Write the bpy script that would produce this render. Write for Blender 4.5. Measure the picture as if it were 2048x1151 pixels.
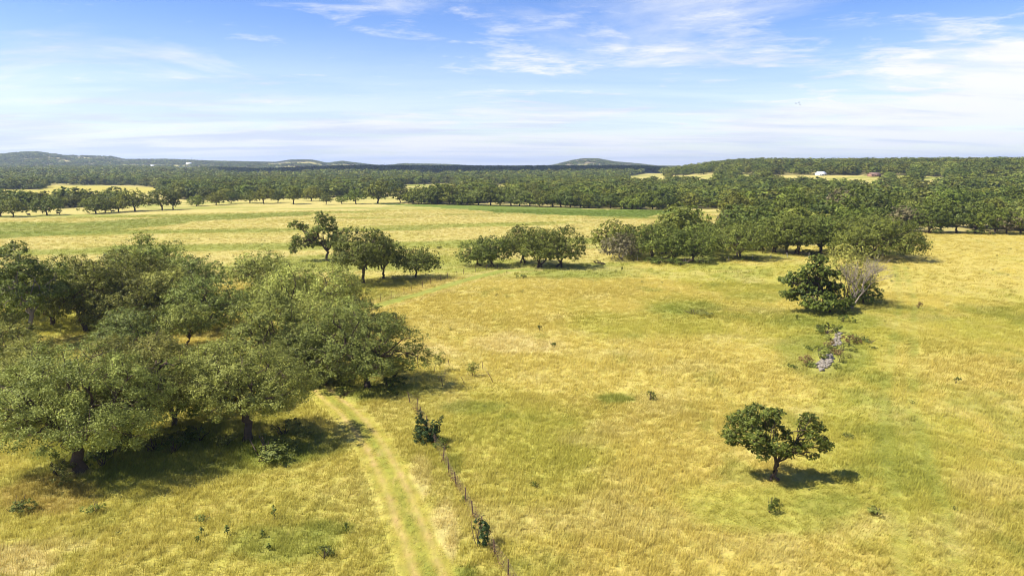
import bpy, math, random
import numpy as np
from mathutils import Vector, Matrix

for o in list(bpy.data.objects):
    bpy.data.objects.remove(o)
SC = bpy.context.scene
COL = SC.collection
R = math.radians

# ------------------------------------------------------------------ camera
F = 1400.0                                   # focal length in pixels of the 2048 wide photograph
CAMZ = 26.0
PITCH = math.atan((575.5 - 332.0) / F)
cam_d = bpy.data.cameras.new('camera')
cam = bpy.data.objects.new('camera', cam_d)
COL.objects.link(cam)
cam.location = (0, 0, CAMZ)
cam.rotation_euler = (math.pi / 2 - PITCH, 0, 0)
cam_d.sensor_width = 36.0
cam_d.lens = 36.0 * F / 2048.0
cam_d.clip_start = 0.5
cam_d.clip_end = 60000
SC.camera = cam

# ------------------------------------------------------------------ sky and sun
SUN_EL, SUN_AZ = 51.0, -102.0                 # degrees; azimuth clockwise from +Y
wd = bpy.data.worlds.new('World')
SC.world = wd
wd.use_nodes = True
nt = wd.node_tree
nt.nodes.clear()
N = nt.nodes.new
L = nt.links.new


def wmath(op, a, b=None, c=None, clamp=False):
    n = N('ShaderNodeMath')
    n.operation = op
    n.use_clamp = clamp
    for i, v in enumerate((a, b, c)):
        if v is None:
            continue
        if isinstance(v, (int, float)):
            n.inputs[i].default_value = v
        else:
            L(v, n.inputs[i])
    return n.outputs[0]


def wnoise(vec, scale, detail, rough, sx=1, sy=1, sz=1, loc=(0, 0, 0), dist=0.0, rot=0.0):
    m = N('ShaderNodeMapping')
    m.inputs['Scale'].default_value = (sx, sy, sz)
    m.inputs['Location'].default_value = loc
    m.inputs['Rotation'].default_value = (0, 0, rot)
    L(vec, m.inputs['Vector'])
    n = N('ShaderNodeTexNoise')
    n.inputs['Scale'].default_value = scale
    n.inputs['Detail'].default_value = detail
    n.inputs['Roughness'].default_value = rough
    n.inputs['Distortion'].default_value = dist
    L(m.outputs[0], n.inputs['Vector'])
    return n.outputs['Fac']


def wramp(v, lo, hi):
    n = N('ShaderNodeMapRange')
    n.interpolation_type = 'SMOOTHSTEP'
    n.inputs['From Min'].default_value = lo
    n.inputs['From Max'].default_value = hi
    L(v, n.inputs['Value'])
    return n.outputs['Result']


sky = N('ShaderNodeTexSky')
sky.sky_type = 'NISHITA'
sky.sun_disc = False
sky.sun_elevation = R(SUN_EL)
sky.sun_rotation = R(SUN_AZ)
sky.altitude = 300
sky.air_density = 1.0
sky.dust_density = 0.6
sky.ozone_density = 2.0
hs = N('ShaderNodeHueSaturation')
hs.inputs['Hue'].default_value = 0.522
hs.inputs['Saturation'].default_value = 1.35
hs.inputs['Value'].default_value = 1.12
L(sky.outputs[0], hs.inputs['Color'])
tc = N('ShaderNodeTexCoord')
sx = N('ShaderNodeSeparateXYZ')
L(tc.outputs['Generated'], sx.inputs[0])
X, Y, Z = sx.outputs
zc = wmath('MAXIMUM', Z, 0.0)
den = wmath('ADD', zc, 0.075)
cmb = N('ShaderNodeCombineXYZ')
L(wmath('DIVIDE', X, den), cmb.inputs[0])
L(wmath('DIVIDE', Y, den), cmb.inputs[1])
P = cmb.outputs[0]
# high thin streaks, a denser low bank, small fleecy puffs
n1 = wnoise(P, 0.62, 9, 0.62, sx=0.8, sy=1.1, loc=(31.5, 8.3, 0), dist=0.5, rot=R(14))
n2 = wnoise(P, 2.3, 8, 0.66, sx=0.9, sy=1.2, loc=(0.4, 7.3, 0), dist=0.3, rot=R(-18))
n3 = wnoise(P, 0.16, 3, 0.5, loc=(11.1, 5.2, 0))
azr = wmath('MINIMUM', wmath('ABSOLUTE', wmath('DIVIDE', X, wmath('MAXIMUM', wmath('ABSOLUTE', Y), 0.25))), 1.0)
side = wmath('ADD', wmath('MULTIPLY', wramp(X, -0.3, 0.3), 0.5), 0.5)
edge_h = wmath('ADD', wmath('MULTIPLY', wmath('MULTIPLY', wmath('MULTIPLY', azr, azr), side), 0.13), 0.078)
low = wramp(wmath('SUBTRACT', Z, edge_h), 0.060, -0.060)
cov = wmath('ADD', wmath('MULTIPLY', n1, 0.98), wmath('SUBTRACT', wmath('MULTIPLY', n3, 0.42), 0.175))
cov = wmath('ADD', cov, wmath('MULTIPLY', low, 0.25))
thin = wramp(cov, 0.53, 0.82)
puff = wramp(wmath('ADD', wmath('MULTIPLY', n2, 0.75), wmath('MULTIPLY', n3, 0.35)), 0.57, 0.72)
alpha = wmath('ADD', wmath('MULTIPLY', thin, 0.95), wmath('MULTIPLY', puff, 0.55), clamp=True)
alpha = wmath('MAXIMUM', alpha, wmath('MULTIPLY', wramp(Z, 0.20, 0.0), 0.66))
grey = wmath('ADD', wnoise(P, 0.75, 6, 0.62, sx=0.55, sy=1.5, loc=(2.5, 14, 0), rot=R(10), dist=0.4), wmath('MULTIPLY', X, 0.10))
cm = N('ShaderNodeMix')
cm.data_type = 'RGBA'
cm.inputs['A'].default_value = (4.7, 5.15, 6.1, 1)
cm.inputs['B'].default_value = (6.35, 6.4, 6.5, 1)
L(wramp(grey, 0.36, 0.60), cm.inputs['Factor'])
mx = N('ShaderNodeMix')
mx.data_type = 'RGBA'
L(alpha, mx.inputs['Factor'])
L(hs.outputs[0], mx.inputs['A'])
L(cm.outputs['Result'], mx.inputs['B'])
bg = N('ShaderNodeBackground')
bg.inputs['Strength'].default_value = 0.075
L(mx.outputs['Result'], bg.inputs['Color'])
wo = N('ShaderNodeOutputWorld')
L(bg.outputs[0], wo.inputs['Surface'])

sd = bpy.data.lights.new('sun', 'SUN')
sd.energy = 4.6
sd.angle = R(0.53)
sd.color = (1.0, 0.955, 0.86)
sun = bpy.data.objects.new('sun', sd)
COL.objects.link(sun)
sv = Vector((math.sin(R(SUN_AZ)) * math.cos(R(SUN_EL)), math.cos(R(SUN_AZ)) * math.cos(R(SUN_EL)), math.sin(R(SUN_EL))))
sun.rotation_euler = sv.to_track_quat('Z', 'Y').to_euler()
sun.location = sv * 300

SC.view_settings.view_transform = 'Standard'
SC.view_settings.look = 'None'
SC.view_settings.gamma = 1.0
SC.view_settings.use_curve_mapping = False
SC.view_settings.exposure = 1.15
SC.render.engine = 'CYCLES'
SC.cycles.max_bounces = 5
SC.cycles.diffuse_bounces = 3
SC.cycles.transmission_bounces = 3
SC.cycles.volume_bounces = 0
SC.cycles.use_denoising = True
SC.cycles.filter_width = 1.0

# ------------------------------------------------------------------ noise, terrain, projection
def _hash(i, j, s):
    n = (i.astype(np.int64) * 374761393 + j.astype(np.int64) * 668265263 + s * 974634777) & 0xffffffff
    n = ((n ^ (n >> 13)) * 1274126177) & 0xffffffff
    return ((n ^ (n >> 16)) & 0xffff) / 65535.0


def vnoise(x, y, s=0):
    xi, yi = np.floor(x), np.floor(y)
    fx, fy = x - xi, y - yi
    fx = fx * fx * (3 - 2 * fx)
    fy = fy * fy * (3 - 2 * fy)
    a, b = _hash(xi, yi, s), _hash(xi + 1, yi, s)
    c, d = _hash(xi, yi + 1, s), _hash(xi + 1, yi + 1, s)
    return (a * (1 - fx) + b * fx) * (1 - fy) + (c * (1 - fx) + d * fx) * fy


def fbm(x, y, s=0, o=4):
    t, a, w = 0.0, 1.0, 0.0
    for k in range(o):
        t = t + a * vnoise(x * 2 ** k + 17.3 * k, y * 2 ** k - 9.1 * k, s + k)
        w += a
        a *= 0.5
    return t / w


def sstep(v, a, b):
    t = np.clip((v - a) / (b - a), 0, 1)
    return t * t * (3 - 2 * t)


RIDGE = np.array([(-1500, 318), (-400, 313), (0, 311), (60, 307), (90, 306), (150, 311), (235, 312), (262, 317), (350, 317),
                  (450, 320), (560, 322), (590, 318), (628, 318), (660, 324), (690, 320), (725, 324), (772, 329), (812, 324),
                  (900, 326), (1000, 331), (1060, 332), (1105, 327), (1138, 319), (1165, 315), (1192, 315), (1225, 321),
                  (1260, 324), (1310, 329), (1900, 333), (1985, 331), (2020, 324), (2048, 318), (2150, 313), (2500, 322), (4000, 325)], float)
RD = 4500.0


def terrain(x, y):
    x = np.asarray(x, float)
    y = np.asarray(y, float)
    r = np.hypot(x, y)
    front = np.where(y > 1, 1.0, 0.0)
    px = 1024 + F * x / np.where(y > 1, y, 1.0)
    px = np.clip(px, -1500, 4000)
    z = 0.5 * (fbm(x / 38, y / 38, 3, 3) - 0.5) * sstep(r, 20, 70) + 1.6 * (fbm(x / 160, y / 160, 8, 2) - 0.5) * sstep(r, 120, 400)
    z = z + 9.0 * (fbm(x / 700, y / 700, 5, 3) - 0.5) * sstep(r, 900, 2200)
    right = sstep(px, 1215, 1500) * front
    zr = right * (sstep(r, 560, 1300) * 27.0)
    zr = zr * (1 - 0.35 * sstep(r, 1500, 2600))
    mid = sstep(px, 350, 760) * (1 - sstep(px, 1250, 1500)) * front
    zm = mid * sstep(r, 1150, 2100) * 15.0
    zl = (1 - sstep(px, 350, 760)) * sstep(r, 1100, 2700) * 14.0
    yt = np.interp(px, RIDGE[:, 0], RIDGE[:, 1])
    top = CAMZ - 15 + (332 - yt) / F * RD
    zf = top * sstep(r, 2500, RD) * (1 - 0.6 * sstep(r, RD + 300, RD + 2500))
    return z + np.maximum(np.maximum(zr, zm), np.maximum(zl, zf))


SP, CP = math.sin(PITCH), math.cos(PITCH)


def proj(x, y, z):
    yc = y * CP - (z - CAMZ) * SP
    zc_ = y * SP + (z - CAMZ) * CP
    yc = np.maximum(yc, 1e-3)
    return 1024 + F * x / yc, 575.5 - F * zc_ / yc, yc


def ground_at(px, py):
    """first point of the terrain along the direction of a photograph pixel"""
    u, v = (px - 1024) / F, (575.5 - py) / F
    d = np.array([u, CP + v * SP, -SP + v * CP])
    t = 20 * 1.004 ** np.arange(1450)
    p = d[None, :] * t[:, None]
    below = p[:, 2] + CAMZ < terrain(p[:, 0], p[:, 1])
    k = int(np.argmax(below)) if below.any() else len(t) - 1
    a, b = t[max(k - 1, 0)], t[k]
    for _ in range(30):
        m = (a + b) / 2
        q = d * m
        if q[2] + CAMZ < float(terrain(q[0], q[1])):
            b = m
        else:
            a = m
    q = d * b
    return Vector((q[0], q[1], float(terrain(q[0], q[1]))))


def depth_of(p):
    return p.y * CP - (p.z - CAMZ) * SP


def inside(px, py, poly):
    poly = np.asarray(poly, float)
    c = np.zeros(np.shape(px), bool)
    j = len(poly) - 1
    for i in range(len(poly)):
        xi, yi = poly[i]
        xj, yj = poly[j]
        if yi != yj:
            c ^= ((yi > py) != (yj > py)) & (px < (xj - xi) * (py - yi) / (yj - yi) + xi)
        j = i
    return c


def seg_dist(x, y, pts):
    d = np.full(np.shape(x), 1e9)
    for (ax, ay), (bx, by) in zip(pts[:-1], pts[1:]):
        vx, vy = bx - ax, by - ay
        t = np.clip(((x - ax) * vx + (y - ay) * vy) / (vx * vx + vy * vy + 1e-9), 0, 1)
        d = np.minimum(d, np.hypot(x - ax - t * vx, y - ay - t * vy))
    return d


def px_line(pts):
    return [tuple(ground_at(*p)[:2]) for p in pts]


TRACK = px_line([(880, 1260), (860, 1151), (828, 1060), (790, 970), (750, 890), (705, 832), (662, 795), (632, 768), (622, 748), (640, 728)])
TRACK2 = px_line([(752, 612), (800, 599), (850, 585), (900, 569), (950, 555), (1005, 542), (1060, 538)])
WHEEL_A = px_line([(1815, 1180), (1790, 1000), (1772, 905), (1768, 800), (1786, 690), (1800, 600), (1790, 520)])
WHEEL_B = px_line([(1930, 1180), (1880, 1000), (1850, 905), (1825, 800), (1828, 690), (1828, 600), (1806, 520)])

WOODS = [
    [(1470, 425), (1430, 462), (1540, 492), (1690, 490), (1790, 470), (1835, 464), (2400, 461), (2600, 400), (2600, 280), (1300, 280),
     (1000, 330), (800, 360), (800, 394), (812, 407), (1000, 411), (1180, 416), (1300, 419), (1440, 417)],
    [(1295, 492), (1420, 484), (1440, 462), (1320, 468)],
    [(-900, 371), (-200, 380), (82, 379), (100, 369), (250, 371), (318, 375), (345, 398), (430, 401), (520, 397), (700, 394), (800, 390), (800, 340), (-900, 340)],
    [(-900, 425), (-200, 428), (-40, 424), (120, 417), (240, 412), (240, 404), (100, 408), (-100, 412), (-900, 412)],
]
CLEAR = [
    [(800, 372), (850, 370), (905, 368), (920, 384), (870, 387), (800, 385)],
    [(985, 372), (1020, 371), (1022, 376), (985, 378)],
    [(1258, 352), (1300, 346), (1330, 347), (1335, 360), (1255, 362)],
    [(1335, 353), (1425, 352), (1430, 360), (1340, 361)],
    [(1470, 351), (1500, 350), (1505, 357), (1470, 357)],
    [(1535, 352), (1700, 352), (1770, 353), (1765, 361), (1640, 364), (1540, 358)],
    [(1785, 353), (1815, 352), (1810, 361), (1788, 361)],
    [(1835, 353), (1898, 357), (1893, 365), (1845, 364)],
    [(505, 347), (555, 346), (556, 352), (508, 352)],
    [(0, 336), (95, 334), (95, 339), (0, 341)],
    [(340, 340), (400, 337), (402, 342), (345, 344)],
    [(1680, 356), (1760, 354), (1760, 362), (1690, 362)],
]


def wood_mask(x, y):
    """1 where the land is wooded, 0 where it is open"""
    z = terrain(x, y)
    px, py, dep = proj(x, y, z)
    r = np.hypot(x, y)
    w = np.zeros(np.shape(px), bool)
    near = r < 1500
    for p in WOODS:
        w |= inside(px, py, p) & near
    w |= ~near
    w &= ~((~near) & (fbm(x / 210, y / 120, 31, 3) > 0.66))
    for p in CLEAR:
        for dy in (-2, 0, 3, 6, 9, 12):
            w &= ~(inside(px, py - dy, p) & (r < (1400 if dy else 9e9)))
    behind = y < 5
    return w & ~behind


GOLD = np.array([0.440, 0.358, 0.086])
YGRN = np.array([0.350, 0.318, 0.058])
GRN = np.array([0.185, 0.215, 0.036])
STRAW = np.array([0.460, 0.385, 0.125])
PALE = np.array([0.500, 0.405, 0.150])
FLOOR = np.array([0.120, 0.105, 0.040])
DIRT = np.array([0.400, 0.290, 0.105])
CROP = np.array([0.130, 0.180, 0.028])
PATCHES = [  # px, py, half width, half height, colour, strength
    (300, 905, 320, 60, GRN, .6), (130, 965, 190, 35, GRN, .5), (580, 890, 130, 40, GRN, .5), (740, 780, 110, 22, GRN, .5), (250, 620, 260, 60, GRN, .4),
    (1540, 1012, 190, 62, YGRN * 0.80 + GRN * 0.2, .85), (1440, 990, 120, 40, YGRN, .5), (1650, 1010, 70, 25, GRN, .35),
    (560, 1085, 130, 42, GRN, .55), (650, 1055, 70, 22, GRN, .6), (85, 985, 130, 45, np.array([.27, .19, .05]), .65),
    (155, 946, 34, 9, PALE, .9), (50, 1125, 95, 40, PALE, .8), (140, 1090, 70, 22, PALE, .45), (888, 1060, 34, 75, PALE, .8), (840, 955, 26, 55, PALE, .55),
    (905, 930, 20, 22, GRN, .4), (1030, 688, 130, 24, PALE, .75), (860, 700, 80, 20, PALE, .6), (940, 815, 75, 16, GRN, .55), (1230, 797, 45, 10, GRN, .75),
    (1640, 715, 95, 55, GRN, .55), (1640, 640, 120, 22, GRN, .5), (1880, 880, 100, 60, YGRN, .55), (1690, 830, 60, 30, YGRN, .6),
    (1360, 617, 90, 14, GRN, .55), (560, 905, 90, 28, GRN, .55), (640, 770, 60, 25, GRN, .35), (720, 790, 60, 18, GRN, .5),
    (810, 1020, 26, 70, GRN, .75), (790, 940, 16, 50, GRN, .6), (930, 1150, 30, 20, GRN, .7), (1160, 545, 160, 16, GRN, .55),
    (1430, 512, 200, 12, GRN, .55), (770, 592, 70, 14, GRN, .45), (300, 640, 260, 45, YGRN, .7), (860, 510, 120, 22, YGRN, .4),
    (1930, 700, 120, 14, YGRN, .45), (1330, 900, 130, 60, GOLD, .4), (1860, 560, 220, 70, GOLD, .6), (1850, 740, 90, 90, GOLD, .45),
]


def land_color(x, y):
    x = np.asarray(x, float)
    y = np.asarray(y, float)
    z = terrain(x, y)
    px, py, dep = proj(x, y, z)
    r = np.hypot(x, y)
    c = np.zeros(x.shape + (3,))

    def mixin(col, a):
        nonlocal c
        c = c * (1 - a[..., None]) + np.asarray(col) * a[..., None]
    # near pasture: gold and yellow-green drifts
    a = fbm(x / 16, y / 22, 11, 5)
    b = fbm(x / 52, y / 60, 21, 3)
    g = fbm(x / 5.0, y / 7.0, 41, 4)
    c[...] = YGRN
    mixin(GOLD, sstep(a * 0.65 + b * 0.5 + 0.08 * sstep(px, 900, 2000), 0.46, 0.70))
    mixin(GRN, 0.42 * sstep(g * 0.6 + (1 - b) * 0.4, 0.575, 0.67))
    mixin(STRAW, 0.50 * sstep(fbm(x / 8, y / 6, 51, 4), 0.56, 0.74))
    left = (x < -3.5 - (y - 45) * 0.13) & (y < 95)
    mixin(YGRN * 0.92 + STRAW * 0.08, 0.45 * left)
    # far meadow beyond the tree belt: straw with long green bands
    far = sstep(dep, 150, 185) * (1 - sstep(px + 40 * (a - .5), 1180, 1330) * (1 - sstep(dep, 260, 330)))
    wob = 8 * (fbm(x / 30, y / 30, 81, 3) - 0.5)
    bands = fbm((x + 0.25 * y) / 85, (y - 0.16 * x + wob) / 13, 61, 4)
    s2 = STRAW * 0.92 + GOLD * 0.08
    mix_far = s2[None] * np.ones(x.shape + (1,)) if x.ndim else s2
    mix_far = mix_far * (1 - 0.35 * sstep(fbm(x / 20, y / 9, 71, 3), 0.45, 0.7)[..., None]) + YGRN * 0.35 * sstep(fbm(x / 20, y / 9, 71, 3), 0.45, 0.7)[..., None]
    gb = sstep(bands, 0.50, 0.64)
    mix_far = mix_far * (1 - gb[..., None] * 0.85) + (GRN * 0.8 + YGRN * 0.25) * gb[..., None] * 0.85
    c = c * (1 - far[..., None]) + mix_far * far[..., None]
    jx, jy = px + 30 * (a - 0.5), py + 4 * (fbm(x / 12, y / 12, 91, 3) - 0.5)
    strip = inside(jx, jy, [(-60, 452), (120, 447), (350, 434), (520, 427), (620, 424), (620, 430), (400, 443), (150, 470), (-60, 480)])
    mixin(GRN, 0.75 * strip)
    crop = inside(jx, jy, [(745, 406), (812, 407.5), (1000, 411.5), (1180, 417), (1400, 421), (1290, 434), (1150, 432), (1000, 425), (880, 415), (760, 409)])
    mixin(CROP, 0.92 * crop)
    pasture = inside(px, py, [(-300, 378), (80, 380), (100, 371), (318, 375), (300, 384), (250, 396), (-300, 404)]) & (r > 450)
    mixin(np.array([0.43, 0.36, 0.07]), 0.9 * pasture)
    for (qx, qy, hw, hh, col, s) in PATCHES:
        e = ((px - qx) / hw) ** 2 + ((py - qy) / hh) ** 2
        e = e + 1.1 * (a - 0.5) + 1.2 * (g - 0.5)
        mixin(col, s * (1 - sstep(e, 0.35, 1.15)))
    # faint wheel lines in the right-hand field
    for wl in (WHEEL_A, WHEEL_B):
        mixin(GRN * 0.6 + YGRN * 0.35, 0.65 * (1 - sstep(seg_dist(x, y, wl), 0.35, 0.9)) * (0.4 + 0.6 * (g > 0.48)))
    mixin(GRN, 0.75 * (1 - sstep(seg_dist(x, y, TRACK2), 0.9, 2.2)))
    mixin(PALE, 0.45 * (1 - sstep(np.abs(seg_dist(x, y, TRACK2) - 3.0), 0.5, 1.3)))
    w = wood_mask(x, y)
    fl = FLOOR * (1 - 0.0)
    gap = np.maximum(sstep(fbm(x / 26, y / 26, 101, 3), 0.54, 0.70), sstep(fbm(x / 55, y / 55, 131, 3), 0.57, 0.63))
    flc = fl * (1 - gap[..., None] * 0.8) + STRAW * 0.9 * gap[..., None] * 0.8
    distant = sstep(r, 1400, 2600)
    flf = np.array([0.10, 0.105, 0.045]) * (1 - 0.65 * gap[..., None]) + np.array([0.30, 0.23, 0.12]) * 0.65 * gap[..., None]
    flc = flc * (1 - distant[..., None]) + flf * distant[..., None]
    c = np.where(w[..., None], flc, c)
    return c


# ------------------------------------------------------------------ mesh and object helpers
def mesh_np(name, co, quads=None, tris=None, attrs=None, smooth=False):
    me = bpy.data.meshes.new(name)
    co = np.asarray(co, np.float32)
    me.vertices.add(len(co))
    me.vertices.foreach_set('co', co.ravel())
    li, ls = [], []
    n = 0
    if quads is not None and len(quads):
        q = np.asarray(quads, np.int32)
        li.append(q.ravel())
        ls.append(np.arange(len(q), dtype=np.int32) * 4)
        n = q.size
    if tris is not None and len(tris):
        t = np.asarray(tris, np.int32)
        li.append(t.ravel())
        ls.append(n + np.arange(len(t), dtype=np.int32) * 3)
    if li:
        li = np.concatenate(li)
        ls = np.concatenate(ls)
        me.loops.add(len(li))
        me.loops.foreach_set('vertex_index', li)
        me.polygons.add(len(ls))
        me.polygons.foreach_set('loop_start', ls)
        if smooth:
            me.polygons.foreach_set('use_smooth', np.ones(len(ls), bool))
    me.update(calc_edges=True)
    for k, v in (attrs or {}).items():
        v = np.asarray(v, np.float32)
        if v.ndim == 1:
            a = me.attributes.new(k, 'FLOAT', 'POINT')
            a.data.foreach_set('value', v)
        else:
            if v.shape[1] == 3:
                a = me.attributes.new(k, 'FLOAT_VECTOR', 'POINT')
                a.data.foreach_set('vector', v.ravel())
            else:
                a = me.attributes.new(k, 'FLOAT_COLOR', 'POINT')
                a.data.foreach_set('color', v.ravel())
    return me


def link(name, data, mat=None, parent=None, loc=None, label=None, category=None, group=None, kind=None):
    o = bpy.data.objects.new(name, data)
    COL.objects.link(o)
    if mat is not None and data is not None and hasattr(data, 'materials') and not data.materials:
        data.materials.append(mat)
    if parent is not None:
        o.parent = parent
    if loc is not None:
        o.location = loc
    for k, v in (('label', label), ('category', category), ('group', group), ('kind', kind)):
        if v:
            o[k] = v
    return o


class Geo:
    """collects quads and triangles"""

    def __init__(self):
        self.co, self.q, self.t, self.n = [], [], [], 0

    def add(self, co, quads=(), tris=()):
        co = np.asarray(co, float)
        if len(quads):
            self.q.append(np.asarray(quads, int) + self.n)
        if len(tris):
            self.t.append(np.asarray(tris, int) + self.n)
        self.co.append(co)
        self.n += len(co)

    def box(self, c, s, rz=0.0):
        x, y, z = np.array(s) / 2
        v = np.array([(-x, -y, -z), (x, -y, -z), (x, y, -z), (-x, y, -z), (-x, -y, z), (x, -y, z), (x, y, z), (-x, y, z)])
        ca, sa = math.cos(rz), math.sin(rz)
        v = np.stack([v[:, 0] * ca - v[:, 1] * sa, v[:, 0] * sa + v[:, 1] * ca, v[:, 2]], 1) + np.array(c)
        self.add(v, [(0, 3, 2, 1), (4, 5, 6, 7), (0, 1, 5, 4), (1, 2, 6, 5), (2, 3, 7, 6), (3, 0, 4, 7)])

    def tube(self, path, rad, sides=6):
        path = np.asarray(path, float)
        rad = np.broadcast_to(np.asarray(rad, float), (len(path),))
        t = np.gradient(path, axis=0)
        t /= np.linalg.norm(t, axis=1)[:, None] + 1e-9
        ref = np.where(np.abs(t[:, 2:3]) > 0.9, np.array([[1.0, 0, 0]]), np.array([[0, 0, 1.0]]))
        u = np.cross(t, ref)
        u /= np.linalg.norm(u, axis=1)[:, None] + 1e-9
        v = np.cross(t, u)
        a = np.arange(sides) * 2 * math.pi / sides
        co = path[:, None, :] + rad[:, None, None] * (np.cos(a)[None, :, None] * u[:, None, :] + np.sin(a)[None, :, None] * v[:, None, :])
        n = len(path)
        i = np.arange(n - 1)[:, None] * sides
        j = np.arange(sides)[None, :]
        k = (j + 1) % sides
        q = np.stack([i + j, i + k, i + sides + k, i + sides + j], -1).reshape(-1, 4)
        self.add(co.reshape(-1, 3), q)

    def mesh(self, name, smooth=False, attrs=None):
        return mesh_np(name, np.concatenate(self.co), np.concatenate(self.q) if self.q else None,
                       np.concatenate(self.t) if self.t else None, attrs, smooth)


# ------------------------------------------------------------------ materials
def new_mat(name):
    m = bpy.data.materials.new(name)
    m.use_nodes = True
    t = m.node_tree
    t.nodes.clear()
    return m, t


def mnode(t, typ, **kw):
    n = t.nodes.new(typ)
    for k, v in kw.items():
        setattr(n, k, v)
    return n


def simple_mat(name, col, rough=0.8, noise=0.0, scale=8.0, bump=0.0, col2=None, spec=0.3):
    m, t = new_mat(name)
    out = mnode(t, 'ShaderNodeOutputMaterial')
    p = mnode(t, 'ShaderNodeBsdfPrincipled')
    p.inputs['Roughness'].default_value = rough
    p.inputs['Specular IOR Level'].default_value = spec
    t.links.new(p.outputs[0], out.inputs[0])
    nz = mnode(t, 'ShaderNodeTexNoise')
    nz.inputs['Scale'].default_value = scale
    nz.inputs['Detail'].default_value = 5
    tcn = mnode(t, 'ShaderNodeTexCoord')
    t.links.new(tcn.outputs['Object'], nz.inputs['Vector'])
    mixn = mnode(t, 'ShaderNodeMix', data_type='RGBA')
    c2 = col2 if col2 is not None else tuple(c * (1 - noise) for c in col)
    mixn.inputs['A'].default_value = (*c2, 1)
    mixn.inputs['B'].default_value = (*col, 1)
    t.links.new(nz.outputs['Fac'], mixn.inputs['Factor'])
    t.links.new(mixn.outputs['Result'], p.inputs['Base Color'])
    if bump:
        b = mnode(t, 'ShaderNodeBump')
        b.inputs['Strength'].default_value = bump
        b.inputs['Distance'].default_value = 0.05
        t.links.new(nz.outputs['Fac'], b.inputs['Height'])
        t.links.new(b.outputs[0], p.inputs['Normal'])
    return m


def leaf_mat(name, dark, light, trans=0.24, var=0.30, gloss=0.14):
    m, t = new_mat(name)
    ln = t.links.new
    out = mnode(t, 'ShaderNodeOutputMaterial')
    at = mnode(t, 'ShaderNodeAttribute', attribute_name='tint')
    oi = mnode(t, 'ShaderNodeObjectInfo')
    mixn = mnode(t, 'ShaderNodeMix', data_type='RGBA')
    mixn.inputs['A'].default_value = (*dark, 1)
    mixn.inputs['B'].default_value = (*light, 1)
    ln(at.outputs['Fac'], mixn.inputs['Factor'])
    hsv = mnode(t, 'ShaderNodeHueSaturation')
    mr = mnode(t, 'ShaderNodeMapRange')
    mr.inputs['To Min'].default_value = 0.5 - 0.024 * var / 0.25
    mr.inputs['To Max'].default_value = 0.5 + 0.009 * var / 0.25
    ln(oi.outputs['Random'], mr.inputs['Value'])
    ln(mr.outputs[0], hsv.inputs['Hue'])
    mu = mnode(t, 'ShaderNodeMath', operation='MULTIPLY')
    mu.inputs[1].default_value = 7.31
    ln(oi.outputs['Random'], mu.inputs[0])
    fr = mnode(t, 'ShaderNodeMath', operation='FRACT')
    ln(mu.outputs[0], fr.inputs[0])
    mr2 = mnode(t, 'ShaderNodeMapRange')
    mr2.inputs['To Min'].default_value = 1 - var
    mr2.inputs['To Max'].default_value = 1 + var
    ln(fr.outputs[0], mr2.inputs['Value'])
    ln(mr2.outputs[0], hsv.inputs['Value'])
    ln(mixn.outputs['Result'], hsv.inputs['Color'])
    p = mnode(t, 'ShaderNodeBsdfPrincipled')
    p.inputs['Roughness'].default_value = 0.55
    p.inputs['Specular IOR Level'].default_value = gloss
    ln(hsv.outputs[0], p.inputs['Base Color'])
    tr = mnode(t, 'ShaderNodeBsdfTranslucent')
    ln(hsv.outputs[0], tr.inputs['Color'])
    ms = mnode(t, 'ShaderNodeMixShader')
    ms.inputs[0].default_value = trans
    ln(p.outputs[0], ms.inputs[1])
    ln(tr.outputs[0], ms.inputs[2])
    ln(ms.outputs[0], out.inputs[0])
    return m


LEAF_OAK = leaf_mat('leaf_live_oak', (0.104, 0.122, 0.021), (0.370, 0.400, 0.084))
LEAF_FAR = leaf_mat('leaf_woodland', (0.062, 0.080, 0.010), (0.210, 0.245, 0.032), var=0.36)
LEAF_DARK = leaf_mat('leaf_deep_green', (0.048, 0.068, 0.010), (0.170, 0.210, 0.030), var=0.1, gloss=0.2)
LEAF_BELT = leaf_mat('leaf_darker_oak', (0.074, 0.092, 0.015), (0.270, 0.305, 0.052))  # darker leaf colour of its own, for variety among the oak crowns
LEAF_ROW = leaf_mat('leaf_green_oak', (0.058, 0.076, 0.012), (0.205, 0.242, 0.038), var=0.16)
LEAF_LIME = leaf_mat('leaf_yellow_green', (0.085, 0.110, 0.022), (0.230, 0.250, 0.055), var=0.12)
LEAF_CEDAR = leaf_mat('leaf_cedar', (0.022, 0.042, 0.014), (0.075, 0.125, 0.035), var=0.08)
LEAF_DRY = leaf_mat('leaf_dry_grey', (0.095, 0.082, 0.036), (0.225, 0.195, 0.085), var=0.1)
LEAF_BROWN = leaf_mat('leaf_brown_weed', (0.130, 0.085, 0.030), (0.330, 0.225, 0.085), var=0.15)
BARK = simple_mat('bark_oak', (0.115, 0.080, 0.050), 0.9, col2=(0.045, 0.030, 0.019), scale=6, bump=0.4)
BARK_PALE = simple_mat('bark_pale', (0.33, 0.275, 0.21), 0.9, col2=(0.15, 0.12, 0.09), scale=4, bump=0.3)
STEEL = simple_mat('rusty_steel', (0.16, 0.085, 0.05), 0.7, col2=(0.07, 0.045, 0.035), scale=12)
WIRE = simple_mat('fence_wire', (0.20, 0.14, 0.10), 0.6, col2=(0.10, 0.07, 0.05), scale=5)
POSTWOOD = simple_mat('weathered_wood', (0.36, 0.31, 0.25), 0.9, col2=(0.15, 0.12, 0.09), scale=9, bump=0.3)
POSTPALE = simple_mat('pale_post', (0.62, 0.58, 0.50), 0.9, col2=(0.40, 0.36, 0.30), scale=9)
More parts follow.
